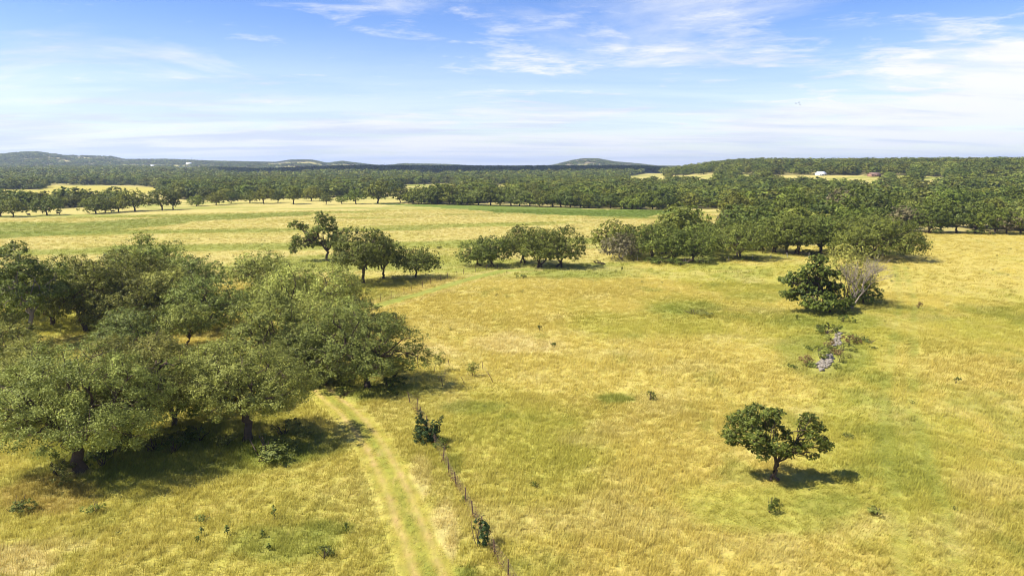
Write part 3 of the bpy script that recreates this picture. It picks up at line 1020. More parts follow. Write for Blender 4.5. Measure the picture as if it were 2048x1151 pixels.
# ---- trees standing in the golden field
p_, d_, W_, H_, o_ = tree_dims(1655, 624, 1560, 1702, 512)
m_ = d_ / F
lob = [(-86 * m_, 0, 62 * m_, 11 * m_), (-70 * m_, 1, 72 * m_, 13 * m_), (-52 * m_, -1, 84 * m_, 14 * m_), (-30 * m_, 0, 98 * m_, 14 * m_), (-14 * m_, 1, 104 * m_, 12 * m_), (-40 * m_, 1.5, 72 * m_, 15 * m_),
       (-20 * m_, -1, 84 * m_, 15 * m_), (-84 * m_, 0, 38 * m_, 12 * m_), (-66 * m_, 1, 30 * m_, 14 * m_), (-48 * m_, -2, 24 * m_, 15 * m_), (-28 * m_, -2.5, 28 * m_, 16 * m_), (-8 * m_, -2.5, 22 * m_, 16 * m_),
       (14 * m_, -2, 20 * m_, 15 * m_), (32 * m_, -1, 20 * m_, 13 * m_), (-4 * m_, 1, 50 * m_, 15 * m_), (-30 * m_, 2, 50 * m_, 14 * m_), (8 * m_, 1.5, 72 * m_, 13 * m_), (-60 * m_, 2, 55 * m_, 10 * m_), (-50 * m_, 0, 58 * m_, 14 * m_), (-20 * m_, 0, 62 * m_, 15 * m_), (-36 * m_, -1, 44 * m_, 13 * m_), (-12 * m_, -1, 38 * m_, 15 * m_), (6 * m_, 0, 36 * m_, 15 * m_), (-62 * m_, -1, 46 * m_, 10 * m_), (18 * m_, 0, 50 * m_, 13 * m_)]
build_tree('oak_tree', 'dark green low-skirted oak in the golden field, left of the bare tree', p_, W_, H_, 70, lobes=lob, base=H_ * .1, low=H_ * .2, tr=0.35, leaves=14000, size=0.38, leaf=LEAF_DARK, sub=11)
near_tree(1690, 606, 1640, 1742, 480, 'airy pale green tree behind the bare grey tree in the golden field', 71, name='elm_tree', base=0.30, leaf=LEAF_OAK, dens=0.42, ls=0.62, rough=0.3, stems=2, tr=0.2)
near_tree(1727, 607, 1694, 1757, 556, 'low dark oak bush right of the bare grey tree', 72, name='oak_bush', base=0.02, leaf=LEAF_DARK, dens=1.0)


def bare_tree(name, label, loc, H, seed, lean, mat, depth=5, spread=0.5):
    rng = np.random.default_rng(seed)
    G = Geo()
    def rec(p, d, ln_, r_, k):
        q = p + d * ln_
        G.tube(bend(p, q, rng, 4, 0.06), np.linspace(r_, r_ * 0.66, 4), 6 if r_ > .06 else 4)
        if k == 0:
            return
        for _ in range(3 if k > 1 else 2):
            nd = unit(d + rng.normal(0, spread, 3) + np.array([lean[0] * .25, lean[1] * .25, 0.08]))
            rec(p + (q - p) * rng.uniform(.55, 1.0), nd, ln_ * rng.uniform(.55, .85), max(r_ * .58, 0.012), k - 1)
    for s in range(3):
        a = s * 2.1
        rec(np.array([math.cos(a) * .25, math.sin(a) * .25, -.1]), unit(np.array([lean[0] + .25 * math.cos(a), lean[1] + .25 * math.sin(a), 1.0])), H * 0.36, 0.17, depth)
    root = link(name, None, loc=loc, label=label, category='tree')
    link('trunk', G.mesh('trunk', True), mat, root)
    return root


q_ = ground_at(1700, 617)
bare_tree('dead_tree', 'leafless pale grey dead tree leaning right amid the dark oak', q_, 11.5, 5, (0.36, 0.0), BARK_PALE, 5, 0.38)

# lone tree with two crown halves
p_, d_, W_, H_, o_ = tree_dims(1550, 961, 1437, 1662, 803)
m_ = d_ / F
lob = [(-92 * m_, 0, 98 * m_, 19 * m_), (-80 * m_, .5, 118 * m_, 20 * m_), (-62 * m_, -.5, 136 * m_, 20 * m_), (-40 * m_, .3, 143 * m_, 19 * m_), (-18 * m_, -.3, 138 * m_, 17 * m_), (-50 * m_, -.8, 108 * m_, 22 * m_),
       (-74 * m_, .8, 86 * m_, 18 * m_), (-30 * m_, .8, 112 * m_, 22 * m_), (-10 * m_, .1, 112 * m_, 19 * m_), (-34 * m_, -.9, 78 * m_, 19 * m_), (-8 * m_, -.8, 84 * m_, 19 * m_), (14 * m_, .6, 92 * m_, 17 * m_),
       (30 * m_, -.5, 78 * m_, 15 * m_), (-50 * m_, .3, 70 * m_, 13 * m_), (62 * m_, 0, 130 * m_, 14 * m_), (76 * m_, .4, 112 * m_, 17 * m_), (52 * m_, .5, 108 * m_, 13 * m_), (66 * m_, -.6, 92 * m_, 17 * m_),
       (88 * m_, -.2, 82 * m_, 16 * m_), (98 * m_, .3, 68 * m_, 12 * m_), (46 * m_, .2, 66 * m_, 13 * m_), (64 * m_, -.5, 58 * m_, 10 * m_), (24 * m_, .1, 58 * m_, 11 * m_), (8 * m_, -.3, 62 * m_, 12 * m_), (-22 * m_, .5, 62 * m_, 12 * m_)]
build_tree('lone_oak_tree', 'lone dark green oak with a notched crown in the golden field', p_, W_, H_, 80, lobes=lob, base=H_ * .36, low=H_ * .24, tr=0.17, stems=2, leaves=20000, size=0.155, leaf=LEAF_DARK, sub=12)

# ------------------------------------------------------------------ rows of trees farther off
ORD = ['first', 'second', 'third', 'fourth', 'fifth', 'sixth', 'seventh', 'eighth', 'ninth', 'tenth', 'eleventh', 'twelfth', 'thirteenth', 'fourteenth',
       'fifteenth', 'sixteenth', 'seventeenth', 'eighteenth', 'nineteenth', 'twentieth', 'twenty-first', 'twenty-second', 'twenty-third', 'twenty-fourth',
       'twenty-fifth', 'twenty-sixth', 'twenty-seventh', 'twenty-eighth', 'twenty-ninth', 'thirtieth']


def row(trees, fmt, group, seed, leaf=LEAF_FAR):
    for i, t in enumerate(sorted(trees)):
        kw = dict(t[5]) if len(t) > 5 else {}
        kw.setdefault('leaf', leaf)
        kw.setdefault('base', 0.24)
        kw.setdefault('n_lobes', 12)
        near_tree(*t[:5], fmt.format(ORD[i]), seed + i, group=group, sub=9, twigs=1, **kw)


row([(2, 433, -22, 22, 397), (26, 434, 8, 54, 397), (94, 430, 66, 120, 395), (192, 427, 164, 216, 393, dict(base=.05)), (210, 426, 196, 232, 396),
     (237, 424, 214, 262, 393), (270, 422, 237, 297, 377), (325, 420, 299, 345, 377), (346, 419, 333, 366, 381)],
    '{} oak from the left in the front row at the far-left meadow edge', 'front row of oaks at the far-left meadow edge', 200)
row([(44, 418, 14, 70, 387), (110, 416, 88, 130, 389), (150, 414, 129, 168, 389), (178, 413, 160, 205, 388), (215, 412, 195, 240, 392), (-10, 419, -40, 20, 390)],
    '{} oak from the left in the bushy back row by the far-left pasture', 'back row of oaks by the far-left pasture', 230)
row([(393, 412, 378, 412, 390, dict(base=.1)), (432, 410, 416, 455, 384), (462, 407, 448, 482, 384), (500, 406, 482, 520, 381), (527, 407, 508, 547, 374), (556, 405, 543, 572, 380),
     (587, 408, 569, 607, 371), (622, 402, 606, 647, 374, dict(base=.1)), (652, 409, 643, 667, 387, dict(leaf=LEAF_LIME)), (684, 408, 671, 693, 390), (712, 408, 691, 730, 377),
     (755, 407, 733, 792, 361), (800, 405, 786, 816, 375)],
    '{} oak from the left along the back edge of the straw meadow', 'oaks along the back edge of the straw meadow', 260)
rr = random.Random(7)
strip_trees = []
xx = 826.0
while xx < 1330:
    yb = np.interp(xx, [812, 1000, 1180, 1300, 1440], [407.5, 411.5, 416.5, 419, 418]) - 0.4
    w_ = rr.uniform(17, 27)
    h_ = rr.uniform(22, 42)
    strip_trees.append((xx, yb, xx - w_, xx + w_, yb - h_, dict(base=rr.choice([.1, .2, .28]), leaf=rr.choice([LEAF_FAR, LEAF_FAR, LEAF_FAR, LEAF_LIME if xx < 1100 else LEAF_DARK]))))
    xx += rr.uniform(16, 27)
row(strip_trees, '{} tree from the left at the wood edge behind the green strip', 'trees at the wood edge behind the green crop strip', 300)
edge = [(1858, 466, 1826, 1892, 415), (1880, 465, 1858, 1912, 408, dict(leaf=LEAF_DARK)), (1912, 466, 1878, 1944, 404, dict(leaf=LEAF_DARK)), (1950, 467, 1925, 1980, 418), (1990, 467, 1956, 2022, 411),
        (2012, 468, 1985, 2045, 424, dict(leaf=LEAF_DRY)), (2040, 468, 2010, 2075, 416)]
row(edge, '{} oak from the left along the upper right edge of the golden field', 'oaks along the upper right edge of the golden field', 340)

# ------------------------------------------------------------------ woodland
rng0 = np.random.default_rng(11)


def jgrid(r0, r1, s, az=46):
    hx = r1 * math.sin(R(az))
    xs = np.arange(-hx, hx, s)
    ys = np.arange(r0 * math.cos(R(az)), r1, s)
    x, y = np.meshgrid(xs, ys)
    x = x + rng0.uniform(-.42, .42, x.shape) * s
    y = y + rng0.uniform(-.42, .42, y.shape) * s
    x, y = x.ravel(), y.ravel()
    r = np.hypot(x, y)
    k = (r >= r0) & (r < r1) & (np.abs(np.arctan2(x, y)) < R(az))
    return x[k], y[k]


wx, wy = [], []
for (a, b, s) in ((235, 900, 9.6), (900, 1700, 10.5), (1700, 2700, 13), (2700, 5200, 24)):
    x, y = jgrid(a, b, s)
    k = wood_mask(x, y)
    k &= (fbm(x / 55, y / 55, 131, 3) < 0.60) | (rng0.random(len(x)) < 0.22)
    slope = (np.hypot(x, y) > 2600) & (fbm(x / 330, y / 330, 141, 3) > 0.57) & (rng0.random(len(x)) < 0.8)
    k &= ~slope
    wx.append(x[k])
    wy.append(y[k])
wx, wy = np.concatenate(wx), np.concatenate(wy)
wr = np.hypot(wx, wy)
wz = terrain(wx, wy)
wpx, wpy, wdep = proj(wx, wy, wz)
wW = np.clip(10.6 * np.exp(rng0.normal(0, 0.30, len(wx))), 5, 18) * np.where(wr > 2700, 1.55, np.where(wr > 1700, 1.15, 1.0))
wH = np.minimum(wW * rng0.uniform(0.66, 1.05, len(wx)), 12.5) * np.where(wr > 2700, 0.62, 1)
# keep clear of the clearings seen over the crowns in front of them
inview = (wpx > -30) & (wpx < 2078)
near_ids = [i for i in np.argsort(wdep) if inview[i]][:150]
near_set = set(near_ids)

PROT = []
for s in range(7):
    rng = np.random.default_rng(900 + s)
    W, H = 1.0, rng.uniform(0.78, 0.95)
    c, lr = lobes_dome(rng, W, W, H, H * 0.12, (0, 0), 13, 1.0, 0.20, 1.22)
    PROT.append((trunk_mesh('trunk', rng, c, lr, H, H * 0.2, 0.030, (0, 0), 1 + s % 2, 1), crown_from_lobes('crown', c, lr, 2600, 0.060, rng, 0.75, 9, 0.0, 0.36)))
LANDMARKS = [(q_[0], 'the {} field-edge oak at upper right'.format(ORD[i_])) for i_, q_ in enumerate(sorted(edge))]
LANDMARKS += [(1748, 'the big low spreading oak'), (1690, "the spreading oak's left neighbour"), (1610, 'the twin-trunked oak of the row'), (1573, 'the straight dark-trunked oak'),
              (1475, 'the wide-limbed oak of the row'), (1385, 'the bushy oak of the row'), (1302, 'the oak beside the half-dead grey oak'), (1225, 'the leftmost oak of the row')]
seen_rank = {}
rng_pick = random.Random(3)
for n_, i in enumerate(near_ids):
    px = wpx[i]
    lm_px, lm_name = min(LANDMARKS, key=lambda q_: abs(q_[0] - px))
    seen_rank[lm_name] = seen_rank.get(lm_name, 0) + 1
    lb = '{} crown deep in the wood straight behind {}'.format(ORD[min(seen_rank[lm_name], 30) - 1], lm_name)
    gp = 'oaks massed in the wood above the golden field'
    tm, cm_ = PROT[n_ % 7]
    root = link('oak_tree', None, loc=(wx[i], wy[i], wz[i]), label=lb, category='tree', group=gp)
    root.scale = (wW[i], wW[i], wW[i] * rng0.uniform(.85, 1.1))
    root.rotation_euler = (0, 0, rng0.uniform(0, 6.28))
    link('trunk', tm, BARK, root)
    lm = LEAF_FAR
    c_o = link('crown', cm_, lm, root)
    c_o.material_slots[0].link = 'OBJECT'
    c_o.material_slots[0].material = rng_pick.choice([LEAF_FAR] * 6 + [LEAF_DARK] * 2 + [LEAF_BELT] * 2 + [LEAF_LIME, LEAF_DRY])


def scatter(name, pts, scale, rot, idx, protos, mat, extra=None, **tags):
    """one object that repeats small meshes on points (geometry nodes)"""
    me = mesh_np(name, pts, attrs=dict({'inst_scale': scale, 'inst_rot': rot}, **(extra or {})))
    a = me.attributes.new('inst_idx', 'INT', 'POINT')
    a.data.foreach_set('value', np.asarray(idx, np.int32))
    o = link(name, me, None, **tags)
    me.materials.append(mat)
    g = bpy.data.node_groups.new(name + '_nodes', 'GeometryNodeTree')
    g.interface.new_socket('Geometry', in_out='INPUT', socket_type='NodeSocketGeometry')
    g.interface.new_socket('Geometry', in_out='OUTPUT', socket_type='NodeSocketGeometry')
    gi, go = g.nodes.new('NodeGroupInput'), g.nodes.new('NodeGroupOutput')
    ins = g.nodes.new('GeometryNodeInstanceOnPoints')
    j_ = g.nodes.new('GeometryNodeJoinGeometry')
    for pm in reversed(protos):
        po = bpy.data.objects.new(name + '_source', pm)
        oi = g.nodes.new('GeometryNodeObjectInfo')
        oi.inputs['Object'].default_value = po
        oi.inputs['As Instance'].default_value = True
        g.links.new(oi.outputs['Geometry'], j_.inputs[0])

    def nattr(nm, typ):
        n = g.nodes.new('GeometryNodeInputNamedAttribute')
        n.data_type = typ
        n.inputs['Name'].default_value = nm
        return n.outputs['Attribute']
    m2p = g.nodes.new('GeometryNodeMeshToPoints')
    g.links.new(gi.outputs[0], m2p.inputs['Mesh'])
    g.links.new(m2p.outputs[0], ins.inputs['Points'])
    g.links.new(j_.outputs[0], ins.inputs['Instance'])
    ins.inputs['Pick Instance'].default_value = True
    g.links.new(nattr('inst_idx', 'INT'), ins.inputs['Instance Index'])
    g.links.new(nattr('inst_scale', 'FLOAT_VECTOR'), ins.inputs['Scale'])
    e2r = g.nodes.new('FunctionNodeEulerToRotation')
    g.links.new(nattr('inst_rot', 'FLOAT_VECTOR'), e2r.inputs[0])
    g.links.new(e2r.outputs[0], ins.inputs['Rotation'])
    g.links.new(ins.outputs[0], go.inputs[0])
    md = o.modifiers.new('scatter', 'NODES')
    md.node_group = g
    return o


def wood_proto(seed, n_leaf, size, lob_n=9, leaf=None):
    rng = np.random.default_rng(seed)
    H = rng.uniform(0.95, 1.05)
    c, lr = lobes_dome(rng, 1.0, 1.0, H, H * 0.10, (0, 0), lob_n, 1.0, 0.18, 1.25)
    me = crown_from_lobes('woodland_tree', c, lr, n_leaf, size, rng, 0.8, 7, 0.0, 0.28)
    me.materials.append(leaf or LEAF_FAR)
    # a short stem under the crown
    return me


mask = np.ones(len(wx), bool)
mask[list(near_set)] = False
mid_ = mask & (wr < 1300)
far_ = mask & (wr >= 1300)
WL = [LEAF_FAR, LEAF_FAR, LEAF_DARK, LEAF_BELT, LEAF_FAR]
protos = [wood_proto(1000 + s, 900, 0.105, 9, WL[s]) for s in range(5)] + [wood_proto(1100 + s, 150, 0.25, 7, WL[s]) for s in range(5)]
sel = np.where(mask)[0]
idx = rng0.integers(0, 5, len(sel)) + np.where(wr[sel] < 1300, 0, 5)
scatter('woodland', np.stack([wx[sel], wy[sel], wz[sel] - 0.1], 1), np.stack([wW[sel], wW[sel], wH[sel]], 1),
        np.stack([0 * wx[sel], 0 * wx[sel], rng0.uniform(0, 6.28, len(sel))], 1), idx, protos, LEAF_FAR,
        label='far woodland of live oak and cedar covering the plain and hills', category='woodland', kind='stuff')

# ------------------------------------------------------------------ grass
def tuft(seed, n, spread, h0, h1, w0):
    rng = np.random.default_rng(seed)
    cos, qs, tint = [], [], []
    for b in range(n):
        x0, y0 = rng.normal(0, spread, 2)
        h = rng.uniform(h0, h1)
        a = rng.normal(0, 0.8)
        ln_ = rng.uniform(.25, .75) * h
        dx, dy = math.cos(a) * ln_, math.sin(a) * ln_
        w = rng.uniform(.7, 1.4) * w0
        ph = rng.uniform(0, 3.14)
        ux, uy = math.cos(ph) * w, math.sin(ph) * w
        k = len(cos)
        cos += [(x0 - ux, y0 - uy, -.03), (x0 + ux, y0 + uy, -.03), (x0 + ux * .8 + dx * .35, y0 + uy * .8 + dy * .35, h * .62),
                (x0 - ux * .8 + dx * .35, y0 - uy * .8 + dy * .35, h * .62), (x0 + dx + ux * .15, y0 + dy + uy * .15, h), (x0 + dx - ux * .15, y0 + dy - uy * .15, h)]
        tv = rng.uniform(-.15, .25)
        tint += [0.0, 0.0, .5 + tv, .5 + tv, .8 + tv, .8 + tv]
        qs += [(k, k + 1, k + 2, k + 3), (k + 3, k + 2, k + 4, k + 5)]
    me = mesh_np('grass_tuft', cos, qs, None, {'tint': np.clip(tint, 0, 1)})
    me.materials.append(GRASSMAT)
    return me


tufts = [tuft(50 + s, 18, 0.22, 0.14, 0.42, 0.013) for s in range(4)]
gp_ = []
for (r0, r1, dens, sc) in ((30, 78, 8.5, 1.0), (78, 165, 3.0, 1.35), (165, 430, 0.42, 1.9)):
    n = int(R(82) / 2 * (r1 ** 2 - r0 ** 2) * dens)
    r = np.sqrt(rng0.uniform(r0 ** 2, r1 ** 2, n))
    a = rng0.uniform(-R(41), R(41), n)
    gp_.append(np.stack([r * np.sin(a), r * np.cos(a), np.full(n, sc)], 1))
gp_ = np.concatenate(gp_)
dtr = seg_dist(gp_[:, 0], gp_[:, 1], smooth_line(TRACK, 2.0).tolist())
onmid = (dtr < 0.5) | ((dtr > 1.15) & (dtr < 2.0))
keep = ((dtr > 1.7 + 0.7 * rng0.random(len(gp_))) | (onmid & (rng0.random(len(gp_)) < 0.45))) & ~(wood_mask(gp_[:, 0], gp_[:, 1]))
dt2 = seg_dist(gp_[:, 0], gp_[:, 1], TRACK2)
STONE_LINE = px_line([(1678, 660), (1674, 690), (1660, 712), (1642, 740)])
keep &= seg_dist(gp_[:, 0], gp_[:, 1], STONE_LINE) > 1.7
keep &= dt2 > 1.5
gp_ = gp_[keep]
gzz = terrain(gp_[:, 0], gp_[:, 1])
gc = land_color(gp_[:, 0], gp_[:, 1])
hgt = 0.55 + 0.8 * fbm(gp_[:, 0] / 9, gp_[:, 1] / 9, 161, 4)
mow_ = ((proj(gp_[:, 0], gp_[:, 1], gzz)[0] - 1540) / 190) ** 2 + ((proj(gp_[:, 0], gp_[:, 1], gzz)[1] - 1005) / 60) ** 2 < 1
hgt = np.where(mow_, hgt * 0.55, hgt)
hgt = np.where(dtr[keep] < 1.9, hgt * 0.35, hgt)
for wl in (WHEEL_A, WHEEL_B):
    hgt = np.where(seg_dist(gp_[:, 0], gp_[:, 1], wl) < 0.55, hgt * 0.4, hgt)
ss = gp_[:, 2] * rng0.uniform(.75, 1.25, len(gp_))
wind = 0.5 * (fbm(gp_[:, 0] / 12, gp_[:, 1] / 12, 171, 3) - 0.5) * 6
scatter('grass', np.stack([gp_[:, 0], gp_[:, 1], gzz], 1), np.stack([ss, ss, hgt * (0.6 + 0.4 * ss)], 1),
        np.stack([0 * ss, 0 * ss, wind + rng0.normal(0, .35, len(ss))], 1), rng0.integers(0, 4, len(ss)), tufts, GRASSMAT,
        {'land': np.concatenate([gc, np.ones((len(gc), 1))], 1)}, label='tall dry and green pasture grass over the fields', category='grass', kind='stuff')


# small dark weeds dotted over the pastures
def weed_proto(seed):
    rng = np.random.default_rng(seed)
    n = 46
    t = rng.uniform(.05, 1, n)
    a = rng.uniform(0, 6.28, n)
    r_ = rng.uniform(.03, .34, n)
    pts = np.stack([np.cos(a) * r_, np.sin(a) * r_, t * .5], 1)
    me = leaves_mesh('weed_sprig', pts, unit(pts - np.array([0, 0, .1])), 0.13, rng)
    me.materials.append(LEAF_WEED)
    return me


LEAF_WEED = leaf_mat('leaf_field_weed', (0.060, 0.078, 0.016), (0.170, 0.195, 0.045), var=0.3)
n = 900
r = np.sqrt(rng0.uniform(33 ** 2, 300 ** 2, n))
a = rng0.uniform(-R(40), R(40), n)
kx, ky = r * np.sin(a), r * np.cos(a)
kk = ~wood_mask(kx, ky) & (fbm(kx / 14, ky / 14, 201, 3) > 0.48)
kx, ky = kx[kk], ky[kk]
ks = 0.62 * rng0.uniform(.5, 1.5, len(kx)) ** 1.3 * (0.8 + 0.5 * sstep(np.hypot(kx, ky), 60, 160))
scatter('field_weeds', np.stack([kx, ky, terrain(kx, ky)], 1), np.stack([ks, ks, ks * 0.9], 1), np.stack([0 * kx, 0 * kx, rng0.uniform(0, 6.28, len(kx))], 1),
        rng0.integers(0, 3, len(kx)), [weed_proto(70 + q) for q in range(3)], LEAF_WEED, label='small dark weeds dotted through the pasture grass', category='weeds', kind='stuff')

# ------------------------------------------------------------------ shrubs, weeds and saplings
def shrub_mesh(seed, n, size, flat=0.8, lob=5, spike=0.0):
    rng = np.random.default_rng(seed)
    c = np.stack([rng.normal(0, .22, lob), rng.normal(0, .22, lob), rng.uniform(.25, .6, lob)], 1)
    lr = rng.uniform(.18, .34, lob)
    me = crown_from_lobes('foliage', c, lr, n, size, rng, flat, 8)
    return me


def stems_mesh(seed, n=7, h=0.75):
    rng = np.random.default_rng(seed)
    G = Geo()
    for _ in range(n):
        d = rng.normal(0, .22, 2)
        G.tube(bend((0, 0, -.05), (d[0], d[1], h * rng.uniform(.6, 1)), rng, 4, .06), np.linspace(.022, .008, 4), 4)
    return G.mesh('stem', True)


SHRUBS = [shrub_mesh(60 + s, 1700, 0.055) for s in range(4)]
STEMS = [stems_mesh(64 + s) for s in range(4)]
scount = [0]


def shrub(name, label, px, py, wpx_, hpx, leaf, group=None, category='shrub', yaw=None):
    p = ground_at(px, py)
    d = depth_of(p)
    k = scount[0] % 4
    scount[0] += 1
    root = link(name, None, loc=p, label=label, category=category, group=group)
    root.scale = (wpx_ * d / F / 0.95, wpx_ * d / F / 0.95, hpx * d / F / 0.62)
    root.rotation_euler = (0, 0, scount[0] * 1.7)
    key = (k, leaf.name)
    if key not in shrub.cache:
        me = SHRUBS[k].copy()
        me.materials.clear()
        me.materials.append(leaf)
        shrub.cache[key] = me
    link('foliage', shrub.cache[key], None, root)
    link('stem', STEMS[k], BARK, root)
    return root


shrub.cache = {}
ROCKG = 'shrubs around the stone row'
for (px, py, w, h, leaf, lb) in [
    (1650, 706, 30, 15, LEAF_LIME, 'yellow-green scrub left between upper and lower stones'),
    (1686, 700, 24, 14, LEAF_OAK, 'grey-green scrub right between upper and lower stones'),
    (1660, 680, 18, 12, LEAF_OAK, 'small scrub hugging the left side of the upper stones'),
    (1652, 668, 40, 18, LEAF_DARK, 'green shrub at the left of the top of the stone row'),
    (1672, 664, 24, 13, LEAF_DARK, 'dark shrub right at the top end of the stone row'),
    (1686, 645, 22, 14, LEAF_DARK, 'lone green shrub between the stone row and the dark oak'),
    (1712, 682, 32, 16, LEAF_OAK, 'largest green shrub right of the upper stones'),
    (1738, 686, 26, 10, LEAF_LIME, 'thin green shrub farthest right of the upper stones'),
    (1656, 694, 22, 13, LEAF_BROWN, 'round brown shrub left of the upper stones'),
    (1698, 690, 26, 18, LEAF_BROWN, 'tall brown weeds right of the upper stones'),
    (1676, 708, 28, 12, LEAF_BROWN, 'tan weeds lying between the two stone heaps'),
    (1622, 702, 14, 10, LEAF_DARK, 'small dark shrub left of the stone row, by itself'),
    (1640, 716, 30, 20, LEAF_OAK, 'grey-green shrub left of the lower stones'),
    (1612, 732, 22, 20, LEAF_BROWN, 'brown-tipped shrub left of the lower stones'),
    (1622, 733, 18, 12, LEAF_OAK, 'low grey-green shrub at the foot of the brown-tipped shrub'),
    (1588, 738, 15, 11, LEAF_DARK, 'small dark shrub farthest left of the lower stones'),
    (1678, 724, 18, 12, LEAF_OAK, 'grey-green shrub right of the lower stones'),
    (1698, 716, 15, 9, LEAF_OAK, 'little shrub at right between upper and lower stones'),
    (1670, 736, 16, 12, LEAF_OAK, 'lowest shrub right of the lower stones'),
    (1748, 698, 12, 7, LEAF_DARK, 'tiny shrub alone in gold grass right of the stones'),
]:
    shrub('low_shrub', lb, px, py, w, h, leaf, ROCKG)
for (px, py, w, h, leaf, lb, nm) in [
    (955, 1092, 44, 46, LEAF_CEDAR, 'round dark cedar bush on the fence line near the bottom', 'cedar_bush'),
    (888, 897, 34, 16, LEAF_DARK, 'low dark bush on the fence line just below the young cedar', 'low_bush'),
    (1540, 1024, 24, 26, LEAF_DARK, 'small leafy bush in the short grass below the lone oak', 'low_bush'),
    (1551, 1010, 14, 20, LEAF_DARK, 'smaller leafy sprig behind the bush below the lone oak', 'low_bush'),
    (1300, 800, 18, 16, LEAF_DARK, 'small dark weed beside the bright green patch in mid field', 'weed'),
    (1072, 974, 14, 11, LEAF_DARK, 'small dark weed in the lower middle of the field', 'weed'),
    (40, 1022, 44, 26, LEAF_LIME, 'bright green grass clump at the lower left edge', 'grass_clump'),
    (192, 1022, 34, 20, LEAF_OAK, 'olive grass clump right of the bright green clump', 'grass_clump'),
    (648, 1116, 32, 20, LEAF_LIME, 'dark green clump near the bottom left of the track', 'grass_clump'),
    (410, 1042, 22, 13, LEAF_OAK, 'grey-green weed clump in the lower left meadow', 'weed'),
    (530, 918, 90, 36, LEAF_LIME, 'wide feathery green clump in the shade of the round oak', 'grass_clump'),
    (1105, 692, 13, 9, LEAF_DARK, 'small round weed right of the pale straw patch', 'weed'),
    (1079, 662, 8, 11, LEAF_DARK, 'upright dark weed above the pale straw patch', 'weed'),
    (1047, 557, 14, 8, LEAF_DARK, 'dark weed below the three-oak clump', 'weed'),
    (1243, 541, 5, 8, LEAF_DARK, 'tiny upright weed below the half-dead grey oak', 'weed'),
    (1388, 628, 46, 9, LEAF_OAK, 'low olive weeds in the middle of the golden field', 'weed'),
    (1595, 640, 7, 10, LEAF_DARK, 'small weed left below the dark oak shadow', 'weed'),
    (1838, 616, 9, 12, LEAF_BROWN, 'dry weed right of the bare tree in the golden field', 'weed'),
    (1695, 878, 20, 12, LEAF_OAK, 'weed clump right above the lone oak', 'weed'),
    (1912, 766, 10, 14, LEAF_DARK, 'upright weed at the far right of the field', 'weed'),
    (1755, 1030, 34, 14, LEAF_OAK, 'olive weed clump right of the lone oak shadow', 'weed'),
    (928, 1000, 14, 10, LEAF_OAK, 'small weed on the fence line above the cedar bush', 'weed'),
    (878, 498, 10, 6, LEAF_DARK, 'small bush at the meadow edge beside the umbrella oak', 'low_bush'),
    (760, 640, 40, 16, LEAF_DARK, 'dark brush at the right foot of the centre belt', 'low_bush'),
    (700, 765, 60, 22, LEAF_OAK, 'brush at the foot of the wide oak at the bend', 'low_bush'),
    (780, 775, 50, 22, LEAF_DARK, 'dark brush under the right limbs of the wide oak', 'low_bush'),
    (230, 905, 70, 34, LEAF_OAK, 'leafy brush between the two lower left oaks', 'low_bush'),
    (310, 900, 70, 30, LEAF_OAK, 'leafy brush in the shade right of the dark-limbed oak', 'low_bush'),
    (400, 880, 60, 26, LEAF_DARK, 'dark brush in the shade left of the round oak trunk', 'low_bush'),
    (120, 950, 60, 26, LEAF_OAK, 'leafy brush left of the broad lower left oak trunk', 'low_bush'),
    (205, 930, 50, 30, LEAF_DARK, 'dark brush right of the broad lower left oak trunk', 'low_bush'),
    (350, 905, 60, 30, LEAF_DARK, 'dark brush in deep shade midway between two near trunks', 'low_bush'),
    (455, 890, 44, 20, LEAF_OAK, 'low leafy brush just left of the round oak trunk', 'low_bush'),
    (570, 868, 60, 24, LEAF_OAK, 'leafy brush right of the round oak trunk', 'low_bush'),
    (650, 770, 46, 18, LEAF_LIME, 'green brush where the track meets the grove', 'low_bush'),
    (690, 790, 40, 14, LEAF_DARK, 'dark weeds at the front of the wide oak shade', 'low_bush'),
    (1690, 628, 28, 8, LEAF_OAK, 'pale leafy sprigs at the foot of the bare tree', 'low_bush'),
    (1268, 521, 40, 10, LEAF_OAK, 'brush left of centre under the row, beside the half-dead oak', 'low_bush'),
    (1318, 526, 44, 12, LEAF_DARK, 'dark brush at the foot of the oak right of the half-dead oak', 'low_bush'),
    (1362, 529, 50, 14, LEAF_DARK, 'thick dark brush below the bushy oak of the row', 'low_bush'),
    (1402, 527, 46, 15, LEAF_OAK, 'thick green brush right of the bushy oak of the row', 'low_bush'),
    (1448, 521, 44, 9, LEAF_DARK, 'low dark brush left of the wide-limbed oak trunk', 'low_bush'),
    (1500, 519, 46, 8, LEAF_DARK, 'low dark brush right of the wide-limbed oak trunk', 'low_bush'),
    (1622, 509, 34, 12, LEAF_LIME, 'bright green bush between the twin-trunked oak and the spreading oak', 'low_bush'),
    (1860, 467, 40, 9, LEAF_DARK, 'dark brush at the left end of the upper right field edge', 'low_bush'),
    (1970, 469, 50, 9, LEAF_DARK, 'dark brush in the middle of the upper right field edge', 'low_bush'),
]:
    shrub(nm, lb, px, py, w, h, leaf, None, 'shrub' if 'bush' in nm else 'weed' if nm == 'weed' else 'grass clump')


